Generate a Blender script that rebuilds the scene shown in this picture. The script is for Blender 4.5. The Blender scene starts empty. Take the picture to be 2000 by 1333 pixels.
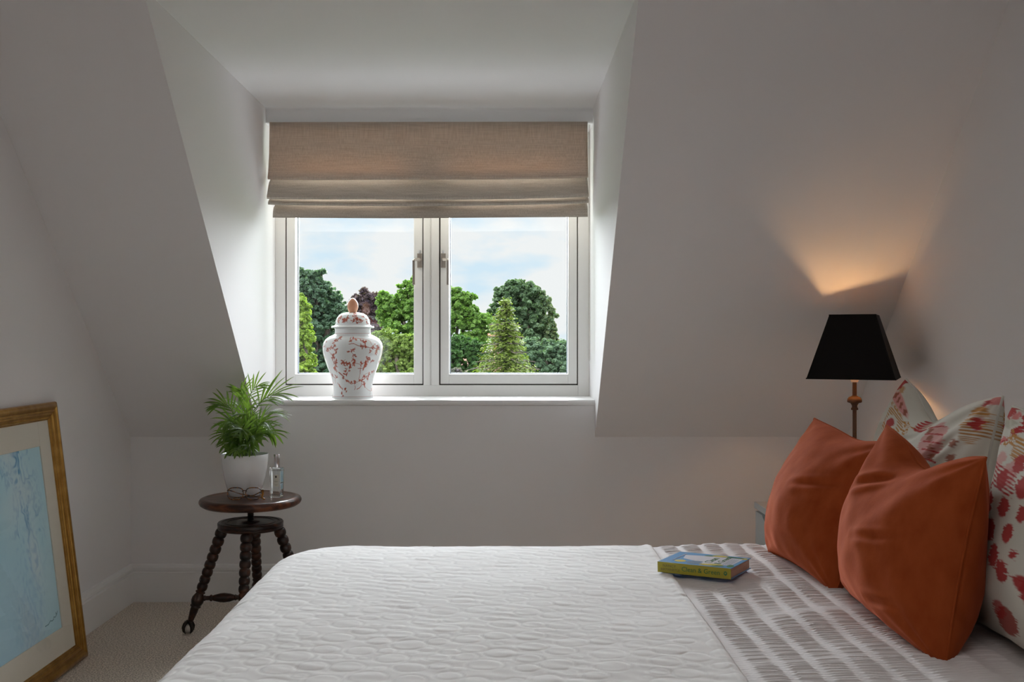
import bpy, bmesh, math, random
import numpy as np
from mathutils import Vector, Matrix
random.seed(7); rng = np.random.default_rng(11)
SC = bpy.context.scene; COL = SC.collection
PI = math.pi

# ------------------------------------------------------------------ camera
# level camera 1.15 m above the floor, looking along +Y; the knee wall is 4.5 m away
CAM_H = 1.15; D0 = 4.5; S = 0.00226
cd = bpy.data.cameras.new('camera'); cam = bpy.data.objects.new('camera', cd); COL.objects.link(cam)
cam.location = (0, 0, CAM_H); cam.rotation_euler = (PI/2, 0, 0)
cd.sensor_width = 36; cd.lens = (D0/S)/2000*36; cd.shift_x = 0.0085; cd.shift_y = -0.0003
cd.clip_start = 0.05; cd.clip_end = 1000
SC.camera = cam
SC.view_settings.view_transform = 'Standard'; SC.view_settings.look = 'None'
SC.view_settings.exposure = 0.22; SC.view_settings.gamma = 1.0; SC.view_settings.use_curve_mapping = False
SC.cycles.use_denoising = True; SC.cycles.max_bounces = 12; SC.cycles.diffuse_bounces = 7
SC.cycles.transparent_max_bounces = 16; SC.cycles.sample_clamp_indirect = 6.0

def W(px, py, r):
    """world point of photo measurement px,py at depth fraction r of the knee-wall distance"""
    return Vector(((px-983)*S*r, r*D0, CAM_H-(py-667)*S*r))

# ------------------------------------------------------------------ sky and lights
wd = bpy.data.worlds.new('sky'); SC.world = wd; wd.use_nodes = True
nt = wd.node_tree; nt.nodes.clear()
def N(t, typ, **kw):
    n = t.nodes.new(typ)
    for k, v in kw.items():
        if k.startswith('i_'):
            n.inputs[k[2:].replace('_', ' ')].default_value = v
        else: setattr(n, k, v)
    return n
tc = N(nt, 'ShaderNodeTexCoord'); sx = N(nt, 'ShaderNodeSeparateXYZ')
nt.links.new(tc.outputs['Generated'], sx.inputs[0])
mp = N(nt, 'ShaderNodeMapping'); mp.inputs['Scale'].default_value = (8, 8, 19)
mp.inputs['Location'].default_value = (0.4, 0.0, 0.9); mp.inputs['Rotation'].default_value = (0, .10, 0)
nt.links.new(tc.outputs['Generated'], mp.inputs[0])
nz = N(nt, 'ShaderNodeTexNoise'); nz.inputs['Scale'].default_value = 1.5; nz.inputs['Detail'].default_value = 4
nz.inputs['Roughness'].default_value = 0.5
nt.links.new(mp.outputs[0], nz.inputs['Vector'])
cr = N(nt, 'ShaderNodeValToRGB')
cr.color_ramp.elements[0].position = 0.33; cr.color_ramp.elements[0].color = (0.56, 0.70, 0.80, 1)
cr.color_ramp.elements[1].position = 0.53; cr.color_ramp.elements[1].color = (0.755, 0.77, 0.775, 1)
nt.links.new(nz.outputs[0], cr.inputs[0])
# overcast sky, its strength raised steeply above the view to light the room
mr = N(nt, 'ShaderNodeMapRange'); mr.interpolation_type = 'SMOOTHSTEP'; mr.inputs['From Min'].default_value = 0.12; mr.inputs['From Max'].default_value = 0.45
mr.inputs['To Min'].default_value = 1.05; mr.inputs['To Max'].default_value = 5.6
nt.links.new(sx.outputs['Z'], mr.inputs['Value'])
bg = N(nt, 'ShaderNodeBackground'); out = N(nt, 'ShaderNodeOutputWorld')
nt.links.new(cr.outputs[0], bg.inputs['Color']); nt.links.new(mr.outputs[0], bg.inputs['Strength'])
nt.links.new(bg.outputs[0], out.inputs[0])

def lamp(name, typ, loc, rot, energy, color, **kw):
    d = bpy.data.lights.new(name, typ); d.energy = energy; d.color = color
    for k, v in kw.items(): setattr(d, k, v)
    o = bpy.data.objects.new(name, d); o.location = loc; o.rotation_euler = rot; COL.objects.link(o); return o
# hazy sun from behind the house: it lights the garden trees
lamp('sun', 'SUN', (0, -5, 20), (math.radians(48), 0, math.radians(-28)), 1.6, (1.0, 0.95, 0.86), angle=math.radians(12))
# added broad sun lamp on the window side, brightening bed and dormer cheeks
lamp('window_fill_sun', 'SUN', (0, 20, 12), (math.radians(-71), 0, 0),  16.0, (0.905, 0.95, 1.0), angle=math.radians(45))
# sampling portal of the dormer window
pl = lamp('window_portal', 'AREA', (-0.333, 4.98, 1.5), (PI/2, 0, PI), 1.0, (1, 1, 1), shape='RECTANGLE', size=1.5, size_y=1.3)
pl.rotation_euler = (-PI/2, 0, 0)
pl.data.cycles.is_portal = True
# added fill panel under the ceiling, out of view ahead of the camera
lamp('ceiling_fill', 'AREA', (0, .85, 2.33), (0, 0, 0), 3.6, (1.0, 0.94, 0.90), shape='RECTANGLE', size=1.2, size_y=1.0)

# ------------------------------------------------------------------ helpers
def tag(o, label=None, cat=None, group=None, kind=None):
    if label: o['label'] = label
    if cat: o['category'] = cat
    if group: o['group'] = group
    if kind: o['kind'] = kind
    return o
def empty(name, loc=(0, 0, 0), label=None, cat=None, group=None, kind=None, rotz=0):
    o = bpy.data.objects.new(name, None); o.location = loc; o.rotation_euler = (0, 0, rotz)
    o.empty_display_size = 0.05; COL.objects.link(o); return tag(o, label, cat, group, kind)
def link(name, me, mat=None, parent=None, smooth=False):
    if mat is not None:
        for m in (mat if isinstance(mat, (list, tuple)) else [mat]): me.materials.append(m)
    if smooth: me.shade_smooth()
    o = bpy.data.objects.new(name, me); COL.objects.link(o)
    if parent: o.parent = parent
    return o
def mesh(name, verts, faces, mat=None, parent=None, smooth=False):
    me = bpy.data.meshes.new(name); me.from_pydata([tuple(v) for v in verts], [], faces); me.update()
    return link(name, me, mat, parent, smooth)
def bobj(name, bm, mat=None, parent=None, smooth=False, bevel=0, segs=2, angle=40):
    bmesh.ops.recalc_face_normals(bm, faces=bm.faces)
    me = bpy.data.meshes.new(name); bm.to_mesh(me); bm.free()
    o = link(name, me, mat, parent, smooth)
    if bevel:
        m = o.modifiers.new('bevel', 'BEVEL'); m.width = bevel; m.segments = segs; m.limit_method = 'ANGLE'; m.angle_limit = math.radians(angle)
        m.harden_normals = False
    return o
def autosmooth(o, deg=40):
    me = o.data
    me.shade_smooth()
    try: me.set_sharp_from_angle(angle=math.radians(deg))
    except Exception: pass
    return o
def box(bm, x0, x1, y0, y1, z0, z1):
    vs = [bm.verts.new(p) for p in ((x0,y0,z0),(x1,y0,z0),(x1,y1,z0),(x0,y1,z0),(x0,y0,z1),(x1,y0,z1),(x1,y1,z1),(x0,y1,z1))]
    for f in ((0,3,2,1),(4,5,6,7),(0,1,5,4),(1,2,6,5),(2,3,7,6),(3,0,4,7)): bm.faces.new([vs[i] for i in f])
def boxes(name, lst, mat, parent=None, bevel=0):
    bm = bmesh.new()
    for b in lst: box(bm, *b)
    return bobj(name, bm, mat, parent, bevel=bevel)
def lathe_data(profile, n=48, caps=True):
    """profile: list of (radius, z)"""
    vs, fs = [], []
    for (r, z) in profile:
        for i in range(n):
            a = 2*PI*i/n; vs.append((r*math.cos(a), r*math.sin(a), z))
    for j in range(len(profile)-1):
        for i in range(n):
            k = (i+1) % n; fs.append((j*n+i, j*n+k, (j+1)*n+k, (j+1)*n+i))
    if caps:
        fs.append(tuple(range(n-1, -1, -1))); fs.append(tuple((len(profile)-1)*n+i for i in range(n)))
    return vs, fs
def lathe(name, profile, mat, parent=None, n=48, caps=True, smooth=True, M=None, sharp=40):
    vs, fs = lathe_data(profile, n, caps)
    if M is not None: vs = [M @ Vector(v) for v in vs]
    o = mesh(name, vs, fs, mat, parent)
    return autosmooth(o, sharp) if smooth else o
def frame_from(p0, p1):
    d = (Vector(p1)-Vector(p0)); q = d.to_track_quat('Z', 'Y'); return Matrix.Translation(Vector(p0)) @ q.to_matrix().to_4x4(), d.length
def tube_data(pts, rad, n=8, cap=True):
    pts = [Vector(p) for p in pts]; vs, fs = [], []
    up = Vector((0, 0, 1)); prev = None
    for i, p in enumerate(pts):
        d = (pts[min(i+1, len(pts)-1)]-pts[max(i-1, 0)]).normalized()
        if prev is None:
            a = d.cross(up if abs(d.z) < 0.9 else Vector((1, 0, 0))).normalized()
        else: a = (prev - d*prev.dot(d)).normalized()
        prev = a; b = d.cross(a)
        r = rad[i] if isinstance(rad, (list, tuple)) else rad
        for k in range(n):
            t = 2*PI*k/n; vs.append(p + a*(r*math.cos(t)) + b*(r*math.sin(t)))
    for i in range(len(pts)-1):
        for k in range(n):
            m = (k+1) % n; fs.append((i*n+k, i*n+m, (i+1)*n+m, (i+1)*n+k))
    if cap: fs.append(tuple(range(n-1, -1, -1))); fs.append(tuple((len(pts)-1)*n+k for k in range(n)))
    return vs, fs
def tube(name, pts, rad, mat, parent=None, n=8):
    vs, fs = tube_data(pts, rad, n); return autosmooth(mesh(name, vs, fs, mat, parent), 50)
def join_data(lst):
    V, F = [], []
    for vs, fs in lst:
        o = len(V); V += list(vs); F += [tuple(i+o for i in f) for f in fs]
    return V, F
def grid_mesh(name, P, mat, parent=None, color=None, closed_u=False, smooth=True):
    """P: (nu, nv, 3) array"""
    nu, nv = P.shape[:2]; idx = np.arange(nu*nv).reshape(nu, nv)
    if closed_u: a = idx; b = np.roll(idx, -1, axis=0)
    else: a = idx[:-1]; b = idx[1:]
    q = np.stack([a[:, :-1], b[:, :-1], b[:, 1:], a[:, 1:]], -1).reshape(-1, 4)
    return arr_mesh(name, P.reshape(-1, 3), q, mat, parent, None if color is None else color.reshape(-1, 3), smooth)
def arr_mesh(name, V, Q, mat, parent=None, color=None, smooth=True):
    me = bpy.data.meshes.new(name); k = Q.shape[1]
    me.vertices.add(len(V)); me.vertices.foreach_set('co', V.astype(np.float32).ravel())
    me.loops.add(Q.size); me.loops.foreach_set('vertex_index', Q.astype(np.int32).ravel())
    me.polygons.add(len(Q)); me.polygons.foreach_set('loop_start', (np.arange(len(Q))*k).astype(np.int32))
    me.update(calc_edges=True); me.validate()
    if color is not None:
        c = np.ones((len(V), 4), np.float32); c[:, :3] = color
        at = me.color_attributes.new('print', 'FLOAT_COLOR', 'POINT'); at.data.foreach_set('color', c.ravel())
    return link(name, me, mat, parent, smooth)

# sum-of-sines noise for arrays
def sfield(x, y, freq, n=10, seed=0, ax=1.0, ay=1.0):
    r = np.random.default_rng(seed); o = np.zeros_like(x)
    for i in range(n):
        a = r.uniform(0, 2*PI); f = freq*r.uniform(0.6, 1.7); p = r.uniform(0, 2*PI)
        o += np.sin(x*ax*f*math.cos(a)+y*ay*f*math.sin(a)+p)
    return o/math.sqrt(n)

# ------------------------------------------------------------------ materials
def mat(name, color=(.8, .8, .8), rough=.5, metal=0, spec=.5, noise=None, bump=None, sheen=0, coat=0, trans=0, attr=None, emit=None, coatr=.1):
    m = bpy.data.materials.new(name); m.use_nodes = True; t = m.node_tree; b = t.nodes['Principled BSDF']
    b.inputs['Base Color'].default_value = (*color, 1); b.inputs['Roughness'].default_value = rough
    b.inputs['Metallic'].default_value = metal; b.inputs['Specular IOR Level'].default_value = spec
    if sheen: b.inputs['Sheen Weight'].default_value = sheen; b.inputs['Sheen Roughness'].default_value = .4; b.inputs['Sheen Tint'].default_value = (*[min(1, c*2+.1) for c in color], 1)
    if coat: b.inputs['Coat Weight'].default_value = coat; b.inputs['Coat Roughness'].default_value = coatr
    tcn = N(t, 'ShaderNodeTexCoord')
    if attr:
        a = N(t, 'ShaderNodeAttribute', attribute_name=attr); t.links.new(a.outputs['Color'], b.inputs['Base Color'])
    if noise:   # (scale, detail, color2, lo, hi, stretch)
        sc, det, c2, lo, hi, st = noise
        mpn = N(t, 'ShaderNodeMapping'); mpn.inputs['Scale'].default_value = st; t.links.new(tcn.outputs['Object'], mpn.inputs[0])
        n = N(t, 'ShaderNodeTexNoise'); n.inputs['Scale'].default_value = sc; n.inputs['Detail'].default_value = det
        t.links.new(mpn.outputs[0], n.inputs['Vector'])
        r = N(t, 'ShaderNodeValToRGB'); r.color_ramp.elements[0].position = lo; r.color_ramp.elements[1].position = hi
        r.color_ramp.elements[0].color = (*color, 1); r.color_ramp.elements[1].color = (*c2, 1)
        t.links.new(n.outputs[0], r.inputs[0]); t.links.new(r.outputs[0], b.inputs['Base Color'])
    if bump:    # (scale, detail, strength, distance, stretch)
        sc, det, stg, dist, st = bump
        mpn = N(t, 'ShaderNodeMapping'); mpn.inputs['Scale'].default_value = st; t.links.new(tcn.outputs['Object'], mpn.inputs[0])
        n = N(t, 'ShaderNodeTexNoise'); n.inputs['Scale'].default_value = sc; n.inputs['Detail'].default_value = det
        t.links.new(mpn.outputs[0], n.inputs['Vector'])
        bp = N(t, 'ShaderNodeBump'); bp.inputs['Strength'].default_value = stg; bp.inputs['Distance'].default_value = dist
        t.links.new(n.outputs[0], bp.inputs['Height']); t.links.new(bp.outputs[0], b.inputs['Normal'])
    if trans:
        tr = N(t, 'ShaderNodeBsdfTranslucent'); tr.inputs[0].default_value = (*trans[1], 1)
        mx = N(t, 'ShaderNodeMixShader'); mx.inputs[0].default_value = trans[0]
        t.links.new(b.outputs[0], mx.inputs[1]); t.links.new(tr.outputs[0], mx.inputs[2]); t.links.new(mx.outputs[0], t.nodes['Material Output'].inputs[0])
    if emit: b.inputs['Emission Color'].default_value = (*emit[0], 1); b.inputs['Emission Strength'].default_value = emit[1]
    return m
I3 = (1, 1, 1)
M_wall = mat('wall_paint', (.80, .782, .785), .75, spec=.25, bump=(220, 3, .05, .001, I3))
M_ceil = mat('ceiling_paint', (.84, .835, .84), .8, spec=.2, bump=(220, 3, .05, .001, I3))
M_trim = mat('trim_gloss_paint', (.80, .79, .785), .35, spec=.5)
M_upvc = mat('window_frame_white', (.86, .855, .835), .3, spec=.5, bump=(60, 2, .03, .001, (1, 1, .05)))
M_gask = mat('gasket_dark', (.035, .025, .02), .6)
M_spacer = mat('glazing_spacer', (.25, .30, .36), .4)
M_carpet = mat('carpet', (.40, .34, .285), 1.0, spec=.05, noise=(170, 3, (.88, .79, .69), .36, .62, I3), bump=(190, 2, .9, .006, I3))
M_bronze = mat('satin_handle_metal', (.47, .42, .37), .35, metal=.8)
M_steel = mat('grey_metal', (.45, .45, .47), .35, metal=.8)

def glass_mat(name, tint=(.97, .985, .98), ior=1.45, rough=0.0):
    m = bpy.data.materials.new(name); m.use_nodes = True; t = m.node_tree; t.nodes.clear()
    o = N(t, 'ShaderNodeOutputMaterial'); tr = N(t, 'ShaderNodeBsdfTransparent'); tr.inputs[0].default_value = (*tint, 1)
    g = N(t, 'ShaderNodeBsdfGlossy'); g.inputs['Roughness'].default_value = rough
    lw = N(t, 'ShaderNodeLayerWeight'); lw.inputs[0].default_value = .5; pw_ = N(t, 'ShaderNodeMath', operation='POWER'); pw_.inputs[1].default_value = 5
    f0 = ((ior-1)/(ior+1))**2; f = N(t, 'ShaderNodeMath', operation='MULTIPLY_ADD'); f.inputs[1].default_value = 1-f0; f.inputs[2].default_value = f0; mx = N(t, 'ShaderNodeMixShader')
    t.links.new(lw.outputs['Facing'], pw_.inputs[0]); t.links.new(pw_.outputs[0], f.inputs[0]); t.links.new(f.outputs[0], mx.inputs[0]); t.links.new(tr.outputs[0], mx.inputs[1]); t.links.new(g.outputs[0], mx.inputs[2]); t.links.new(mx.outputs[0], o.inputs[0])
    return m
M_glass = glass_mat('window_glass')

# ------------------------------------------------------------------ room shell
XL, XR, YB, YK = -1.645, 1.516, -1.2, 4.5
OL, OR = -1.071, 0.4045            # dormer opening
ZK, ZC, ZD = 0.725, 2.35, 2.20     # knee height, flat ceiling, dormer ceiling
YH, YW = 4.595, 4.788              # header face, window frame face
ZS = 0.890                         # sill top
def prism8(name, front, back, m):
    n = len(front); fs = [tuple(range(n)), tuple(range(2*n-1, n-1, -1))]
    for i in range(n): j = (i+1) % n; fs.append((i, i+n, j+n, j))
    bm = bmesh.new(); vs = [bm.verts.new(p) for p in list(front)+list(back)]
    for f in fs: bm.faces.new([vs[i] for i in f])
    return tag(bobj(name, bm, m), kind='structure')
tag(boxes('floor', [(XL-.1, XR+.1, YB-.1, YK+.1, -.12, 0)], M_carpet), kind='structure')
T = .12
def slopeY(z): return YK-(z-ZK)
tag(boxes('wall_rear', [(XL-T, XR+T, YB-T, YB, 0, ZC)], M_wall), kind='structure')
def side_wall(name, x, s):
    poly = [(YB, 0), (YK, 0), (YK, ZK), (slopeY(ZC), ZC), (YB, ZC)]
    prism8(name, [(x, y, z) for y, z in poly], [(x+s*T, y, z) for y, z in poly], M_wall)
side_wall('wall_left', XL, -1); side_wall('wall_right', XR, 1)
# knee wall, rising to the sill inside the dormer
kp = [(XL, 0), (XR, 0), (XR, ZK), (OR, ZK), (OR, ZS-.027), (OL, ZS-.027), (OL, ZK), (XL, ZK)]
prism8('wall_knee', [(x, YK, z) for x, z in kp], [(x, YK+.42, z) for x, z in kp], M_wall)
def slope(name, x0, x1, in0, in1, z0=ZK, z1=ZC):
    f = [(x0, slopeY(z0), z0), (x1, slopeY(z0), z0), (x1, slopeY(z1), z1), (x0, slopeY(z1), z1)]
    o = T*.7071
    b = [(x0+in0, slopeY(z0)+o, z0+o), (x1-in1, slopeY(z0)+o, z0+o), (x1-in1, slopeY(z1)+o, z1+o), (x0+in0, slopeY(z1)+o, z1+o)]
    prism8(name, f, b, M_wall)
slope('wall_sloped_left', XL, OL, -.1, .12); slope('wall_sloped_right', OR, XR, .12, -.1)
slope('wall_sloped_upper', OL, OR, 0, 0, ZD, ZC)
def cheek(name, x, s):
    f = [(4.5, ZK), (slopeY(ZD), ZD), (YW+.12, ZD), (YW+.12, .75), (4.5, .70)]
    b = [(4.67, ZK), (slopeY(ZD)+.17, ZD), (YW+.12, ZD), (YW+.12, .75), (4.67, .70)]
    prism8(name, [(x, y, z) for y, z in f], [(x+s*.1, y, z) for y, z in b], M_wall)
cheek('wall_dormer_left', OL, -1); cheek('wall_dormer_right', OR, 1)
tag(boxes('ceiling', [(XL-T, XR+T, YB-T, slopeY(ZC), ZC, ZC+T)], M_ceil), kind='structure')
# dormer ceiling with a soft coved return into the header
prof = [(slopeY(ZD), ZD)]
rc = .018
for i in range(7):
    a = PI/2*i/6; prof.append((YH-rc+rc*math.sin(a), ZD-rc+rc*math.cos(a)))
prof += [(YH, ZD-.062)]
for i in range(1, 5):
    a = PI/2*i/4; prof.append((YH+.008-.008*math.cos(a), ZD-.062-.008*math.sin(a)))
prof += [(YW+.14, ZD-.07), (YW+.14, ZD+.14), (slopeY(ZD)+.02, ZD+.14)]
o = prism8('ceiling_dormer', [(OL, y, z) for y, z in prof], [(OR, y, z) for y, z in prof], M_ceil); autosmooth(o, 30)

# skirting boards with a stepped moulding
def skirting(name, a, b, nrm, ins0=0, ins1=0):
    a = Vector(a); b = Vector(b); nrm = Vector(nrm)
    pf = [(0, 0), (.020, 0), (.020, .128), (.016, .131), (.016, .136), (.019, .140), (.019, .150), (.012, .160), (.006, .164), (0, .165)]
    d = (b-a).normalized()
    f = [a+nrm*p+Vector((0, 0, z))+d*(p*ins0) for p, z in pf]; g = [b+nrm*p+Vector((0, 0, z))-d*(p*ins1) for p, z in pf]
    prism8(name, f, g, M_trim)
skirting('baseboard_left', (XL, YB, 0), (XL, YK, 0), (1, 0, 0), 0, 1)
skirting('baseboard_knee', (XL, YK, 0), (XR, YK, 0), (0, -1, 0), 1, 1)
skirting('baseboard_right', (XR, YB, 0), (XR, YK, 0), (-1, 0, 0), 0, 1)
# window sill board with a rounded nose
pf = [(YW+.02, ZS), (YK+.004, ZS), (YK-.004, ZS-.003), (YK-.008, ZS-.009), (YK-.008, ZS-.018), (YK-.004, ZS-.025), (YK+.004, ZS-.028), (YW+.02, ZS-.028)]
autosmooth(prism8('trim_1', [(OL+.0005, y, z) for y, z in pf], [(OR-.0005, y, z) for y, z in pf], M_trim), 35)

# ------------------------------------------------------------------ window
win = empty('window_1', (-.333, YW, ZS), kind='structure')
def wbox(name, lst, m, bevel=.002, par=win):
    o = boxes(name, [(x0+.333, x1+.333, y0-YW, y1-YW, z0-ZS, z1-ZS) for x0, x1, y0, y1, z0, z1 in lst], m, par, bevel=bevel); return o
kw = S*1.064
def wx(px): return (px-983)*kw
def wz(py): return CAM_H-(py-667)*kw
ZT = ZD-.07
fx0, fx1 = OL, OR; zb = ZS
wbox('frame', [(fx0, wx(557), YW, YW+.09, zb, ZT), (wx(1129), fx1, YW, YW+.09, zb, ZT),
               (wx(557), wx(1129), YW, YW+.09, zb, wz(754)), (wx(557), wx(1129), YW, YW+.09, ZT-.055, ZT)], M_upvc)
wbox('mullion', [(wx(827), wx(840), YW-.001, YW+.09, wz(754), ZT-.055), (wx(840), wx(843), YW+.004, YW+.09, wz(754), ZT-.055),
                 (wx(843), wx(857.5), YW-.001, YW+.09, wz(754), ZT-.055)], M_upvc, .0015)
YG = YW+.078
def casement(x0, x1, hx, flip):
    zs0, zs1 = wz(751.5), ZT-.058; w = .041; yf = YW+.006
    sash = wbox('sash', [(x0, x0+w, yf, YG+.02, zs0, zs1), (x1-w, x1, yf, YG+.02, zs0, zs1),
                         (x0+w, x1-w, yf, YG+.02, zs0, zs0+.046), (x0+w, x1-w, yf, YG+.02, zs1-.046, zs1)], M_upvc)
    wbox('gasket', [(x0-.007, x0, YW+.012, YW+.06, zs0-.008, zs1+.004), (x1, x1+.007, YW+.012, YW+.06, zs0-.008, zs1+.004),
                    (x0, x1, YW+.012, YW+.06, zs0-.008, zs0), (x0, x1, YW+.012, YW+.06, zs1, zs1+.002)], M_gask, 0)
    a, b, c, d = x0+w, x1-w, zs0+.046, zs1-.046; e = .004
    wbox('glazing_bead', [(a, a+e, YG-.012, YG-.001, c, d), (b-e, b, YG-.012, YG-.001, c, d), (a, b, YG-.012, YG-.001, c, c+e), (a, b, YG-.012, YG-.001, d-e, d)], M_spacer, 0)
    o = mesh('pane', [(a+.333, YG-YW, c-ZS), (b+.333, YG-YW, c-ZS), (b+.333, YG-YW, d-ZS), (a+.333, YG-YW, d-ZS)], [(0, 1, 2, 3)], M_glass, win)
    # espagnolette handle: back plate, push button, neck and lever
    h = wbox('handle_plate', [(hx-.0115, hx+.0115, yf-.012, yf, wz(524.5), wz(496.5))], M_bronze, .002)
    h['label'] = 'satin bronze window handle plate'
    bm = bmesh.new()
    zc = wz(509); lx = hx+flip*.0235
    def q(p): return Vector((p[0]+.333, p[1]-YW, p[2]-ZS))
    v, f = tube_data([q((hx, yf-.010, zc)), q((hx, yf-.030, zc)), q((hx+flip*.004, yf-.038, zc)), q((lx, yf-.052, zc-.004))], [.008, .008, .0075, .006], 10)
    v2, f2 = [], []
    bb = bmesh.new(); x_0, x_1 = lx+.333-.0055, lx+.333+.0055
    box(bb, x_0, x_1, yf-.060-YW, yf-.047-YW, wz(559)-ZS, wz(511)-ZS)
    me = bpy.data.meshes.new('lever'); bb.to_mesh(me); bb.free()
    v2 = [w_.co.copy() for w_ in me.vertices]; f2 = [tuple(p.vertices) for p in me.polygons]
    V, F = join_data([(v, f), (v2, f2)])
    lv = mesh('lever', V, F, M_bronze, h); m = lv.modifiers.new('bevel', 'BEVEL'); m.width = .0012; m.segments = 2; m.limit_method = 'ANGLE'
    lathe('lock_button', [(.0055, 0), (.0055, .014), (.004, .016)], M_steel, h, n=16, M=Matrix.Translation(q((hx, yf-.007, wz(496.5)-.001))))
casement(wx(559), wx(825), wx(819.5), -1)
casement(wx(860), wx(1127), wx(866), 1)

# ------------------------------------------------------------------ roman blind
def woven(name, c1, c2, tw, tcol):
    m = bpy.data.materials.new(name); m.use_nodes = True; t = m.node_tree; b = t.nodes['Principled BSDF']
    b.inputs['Roughness'].default_value = .95; b.inputs['Specular IOR Level'].default_value = .1
    tcn = N(t, 'ShaderNodeTexCoord'); outs = []
    for st in ((6, 6, 260), (260, 260, 6)):
        mpn = N(t, 'ShaderNodeMapping'); mpn.inputs['Scale'].default_value = st; t.links.new(tcn.outputs['Object'], mpn.inputs[0])
        n = N(t, 'ShaderNodeTexNoise'); n.inputs['Scale'].default_value = 1.6; n.inputs['Detail'].default_value = 2; t.links.new(mpn.outputs[0], n.inputs['Vector']); outs.append(n)
    ad = N(t, 'ShaderNodeMath', operation='ADD'); t.links.new(outs[0].outputs[0], ad.inputs[0]); t.links.new(outs[1].outputs[0], ad.inputs[1])
    r = N(t, 'ShaderNodeValToRGB'); r.color_ramp.elements[0].position = .78; r.color_ramp.elements[1].position = 1.2
    mh = N(t, 'ShaderNodeMath', operation='MULTIPLY'); mh.inputs[1].default_value = 1.0; t.links.new(ad.outputs[0], mh.inputs[0])
    sub = N(t, 'ShaderNodeMapRange'); sub.inputs['From Min'].default_value = .75; sub.inputs['From Max'].default_value = 1.25; t.links.new(ad.outputs[0], sub.inputs[0])
    r.color_ramp.elements[0].position = 0; r.color_ramp.elements[1].position = 1
    r.color_ramp.elements[0].color = (*c1, 1); r.color_ramp.elements[1].color = (*c2, 1)
    t.links.new(sub.outputs[0], r.inputs[0]); t.links.new(r.outputs[0], b.inputs['Base Color'])
    bp = N(t, 'ShaderNodeBump'); bp.inputs['Strength'].default_value = .35; bp.inputs['Distance'].default_value = .001
    t.links.new(ad.outputs[0], bp.inputs['Height']); t.links.new(bp.outputs[0], b.inputs['Normal'])
    if tw:
        tr = N(t, 'ShaderNodeBsdfTranslucent'); mc = N(t, 'ShaderNodeMixRGB', blend_type='MULTIPLY'); mc.inputs[0].default_value = .6
        mc.inputs[1].default_value = (*tcol, 1); t.links.new(r.outputs[0], mc.inputs[2]); tr.inputs[0].default_value = (*tcol, 1)
        mx = N(t, 'ShaderNodeMixShader'); mx.inputs[0].default_value = tw
        t.links.new(b.outputs[0], mx.inputs[1]); t.links.new(tr.outputs[0], mx.inputs[2]); t.links.new(mx.outputs[0], t.nodes['Material Output'].inputs[0])
    return m
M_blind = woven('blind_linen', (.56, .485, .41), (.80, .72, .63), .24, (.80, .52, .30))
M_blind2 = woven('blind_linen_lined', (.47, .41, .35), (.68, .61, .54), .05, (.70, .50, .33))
blind = empty('roman_blind', (-.333, 4.57, 2.13), 'taupe linen roman blind half drawn up over the dormer window', 'blind')
kb = S*1.016
def bx(px): return (px-983)*kb
def bz(py): return CAM_H-(py-667)*kb
def fold(name, rows, xl, xr, sag=0., seed=0, thick=.003, m_=None):
    """rows: list of (py, y offset from the blind plane, py at right end)"""
    nu = 90; P = np.zeros((nu, len(rows), 3))
    u = np.linspace(0, 1, nu)
    for j, (pl_, dy, pr_) in enumerate(rows):
        f = j/(len(rows)-1)
        py = pl_+(pr_-pl_)*u + sag*f*(4*u*(1-u))**.6 + f*0.5*np.sin(u*9+seed)
        P[:, j, 0] = bx(xl)+(bx(xr)-bx(xl))*u+.333
        P[:, j, 1] = dy + .0015*np.sin(u*13+seed)*f
        P[:, j, 2] = CAM_H-(py-667)*kb-2.13
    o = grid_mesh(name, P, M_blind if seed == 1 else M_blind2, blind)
    m = o.modifiers.new('solid', 'SOLIDIFY'); m.thickness = thick; m.offset = 1
    return o
fold('blind_panel', [(240, 0, 239), (270, -.002, 269), (300, -.008, 299), (330, -.022, 328), (343, -.032, 341), (350, -.040, 347), (354, -.037, 351), (350, -.018, 347)], 526.5, 1147.5, 3.2, 1)
fold('blind_panel', [(335, .050, 333), (350, .040, 348), (358, .012, 356), (368, -.004, 366), (380, -.020, 378), (386, -.030, 383), (391, -.027, 388), (386, -.010, 383)], 524, 1148.5, 4.2, 2)
fold('blind_panel', [(374, .050, 370), (386, .036, 383), (391, .004, 388), (394, -.008, 391), (398, -.020, 395), (402, -.018, 399), (397, -.004, 394)], 525.5, 1149, 5.2, 3)
fold('blind_panel', [(390, .055, 388), (401, .040, 398), (406, .016, 403), (413, .006, 410), (420, .001, 420), (427, -.002, 425), (426, .004, 424)], 533, 1148, 1.6, 4)
boxes('head_rail', [(bx(528)+.333, bx(1147)+.333, .004, .022, bz(248)-2.13, bz(240.5)-2.13)], mat('rail_white', (.8, .8, .78), .4), blind)
M_chain = mat('bead_chain_plastic', (.62, .58, .52), .35)
V, F = [], []
def sphere_data(c, r, nu=8, nv=5):
    vs, fs = [], []
    for j in range(nv+1):
        ph = PI*j/nv
        for i in range(nu): th = 2*PI*i/nu; vs.append(Vector(c)+Vector((r*math.sin(ph)*math.cos(th), r*math.sin(ph)*math.sin(th), r*math.cos(ph))))
    for j in range(nv):
        for i in range(nu): fs.append((j*nu+i, j*nu+(i+1) % nu, (j+1)*nu+(i+1) % nu, (j+1)*nu+i))
    return vs, fs
parts = []
zt, zl = bz(246)-2.13, bz(704)-2.13
xa, xb = bx(1149.6)+.333, bx(1152)+.333
z = zt
while z > zl: parts.append(sphere_data((xa, -.012, z), .0019, 6, 4)); parts.append(sphere_data((xb, -.002, z), .0019, 6, 4)); z -= .0062
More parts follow.
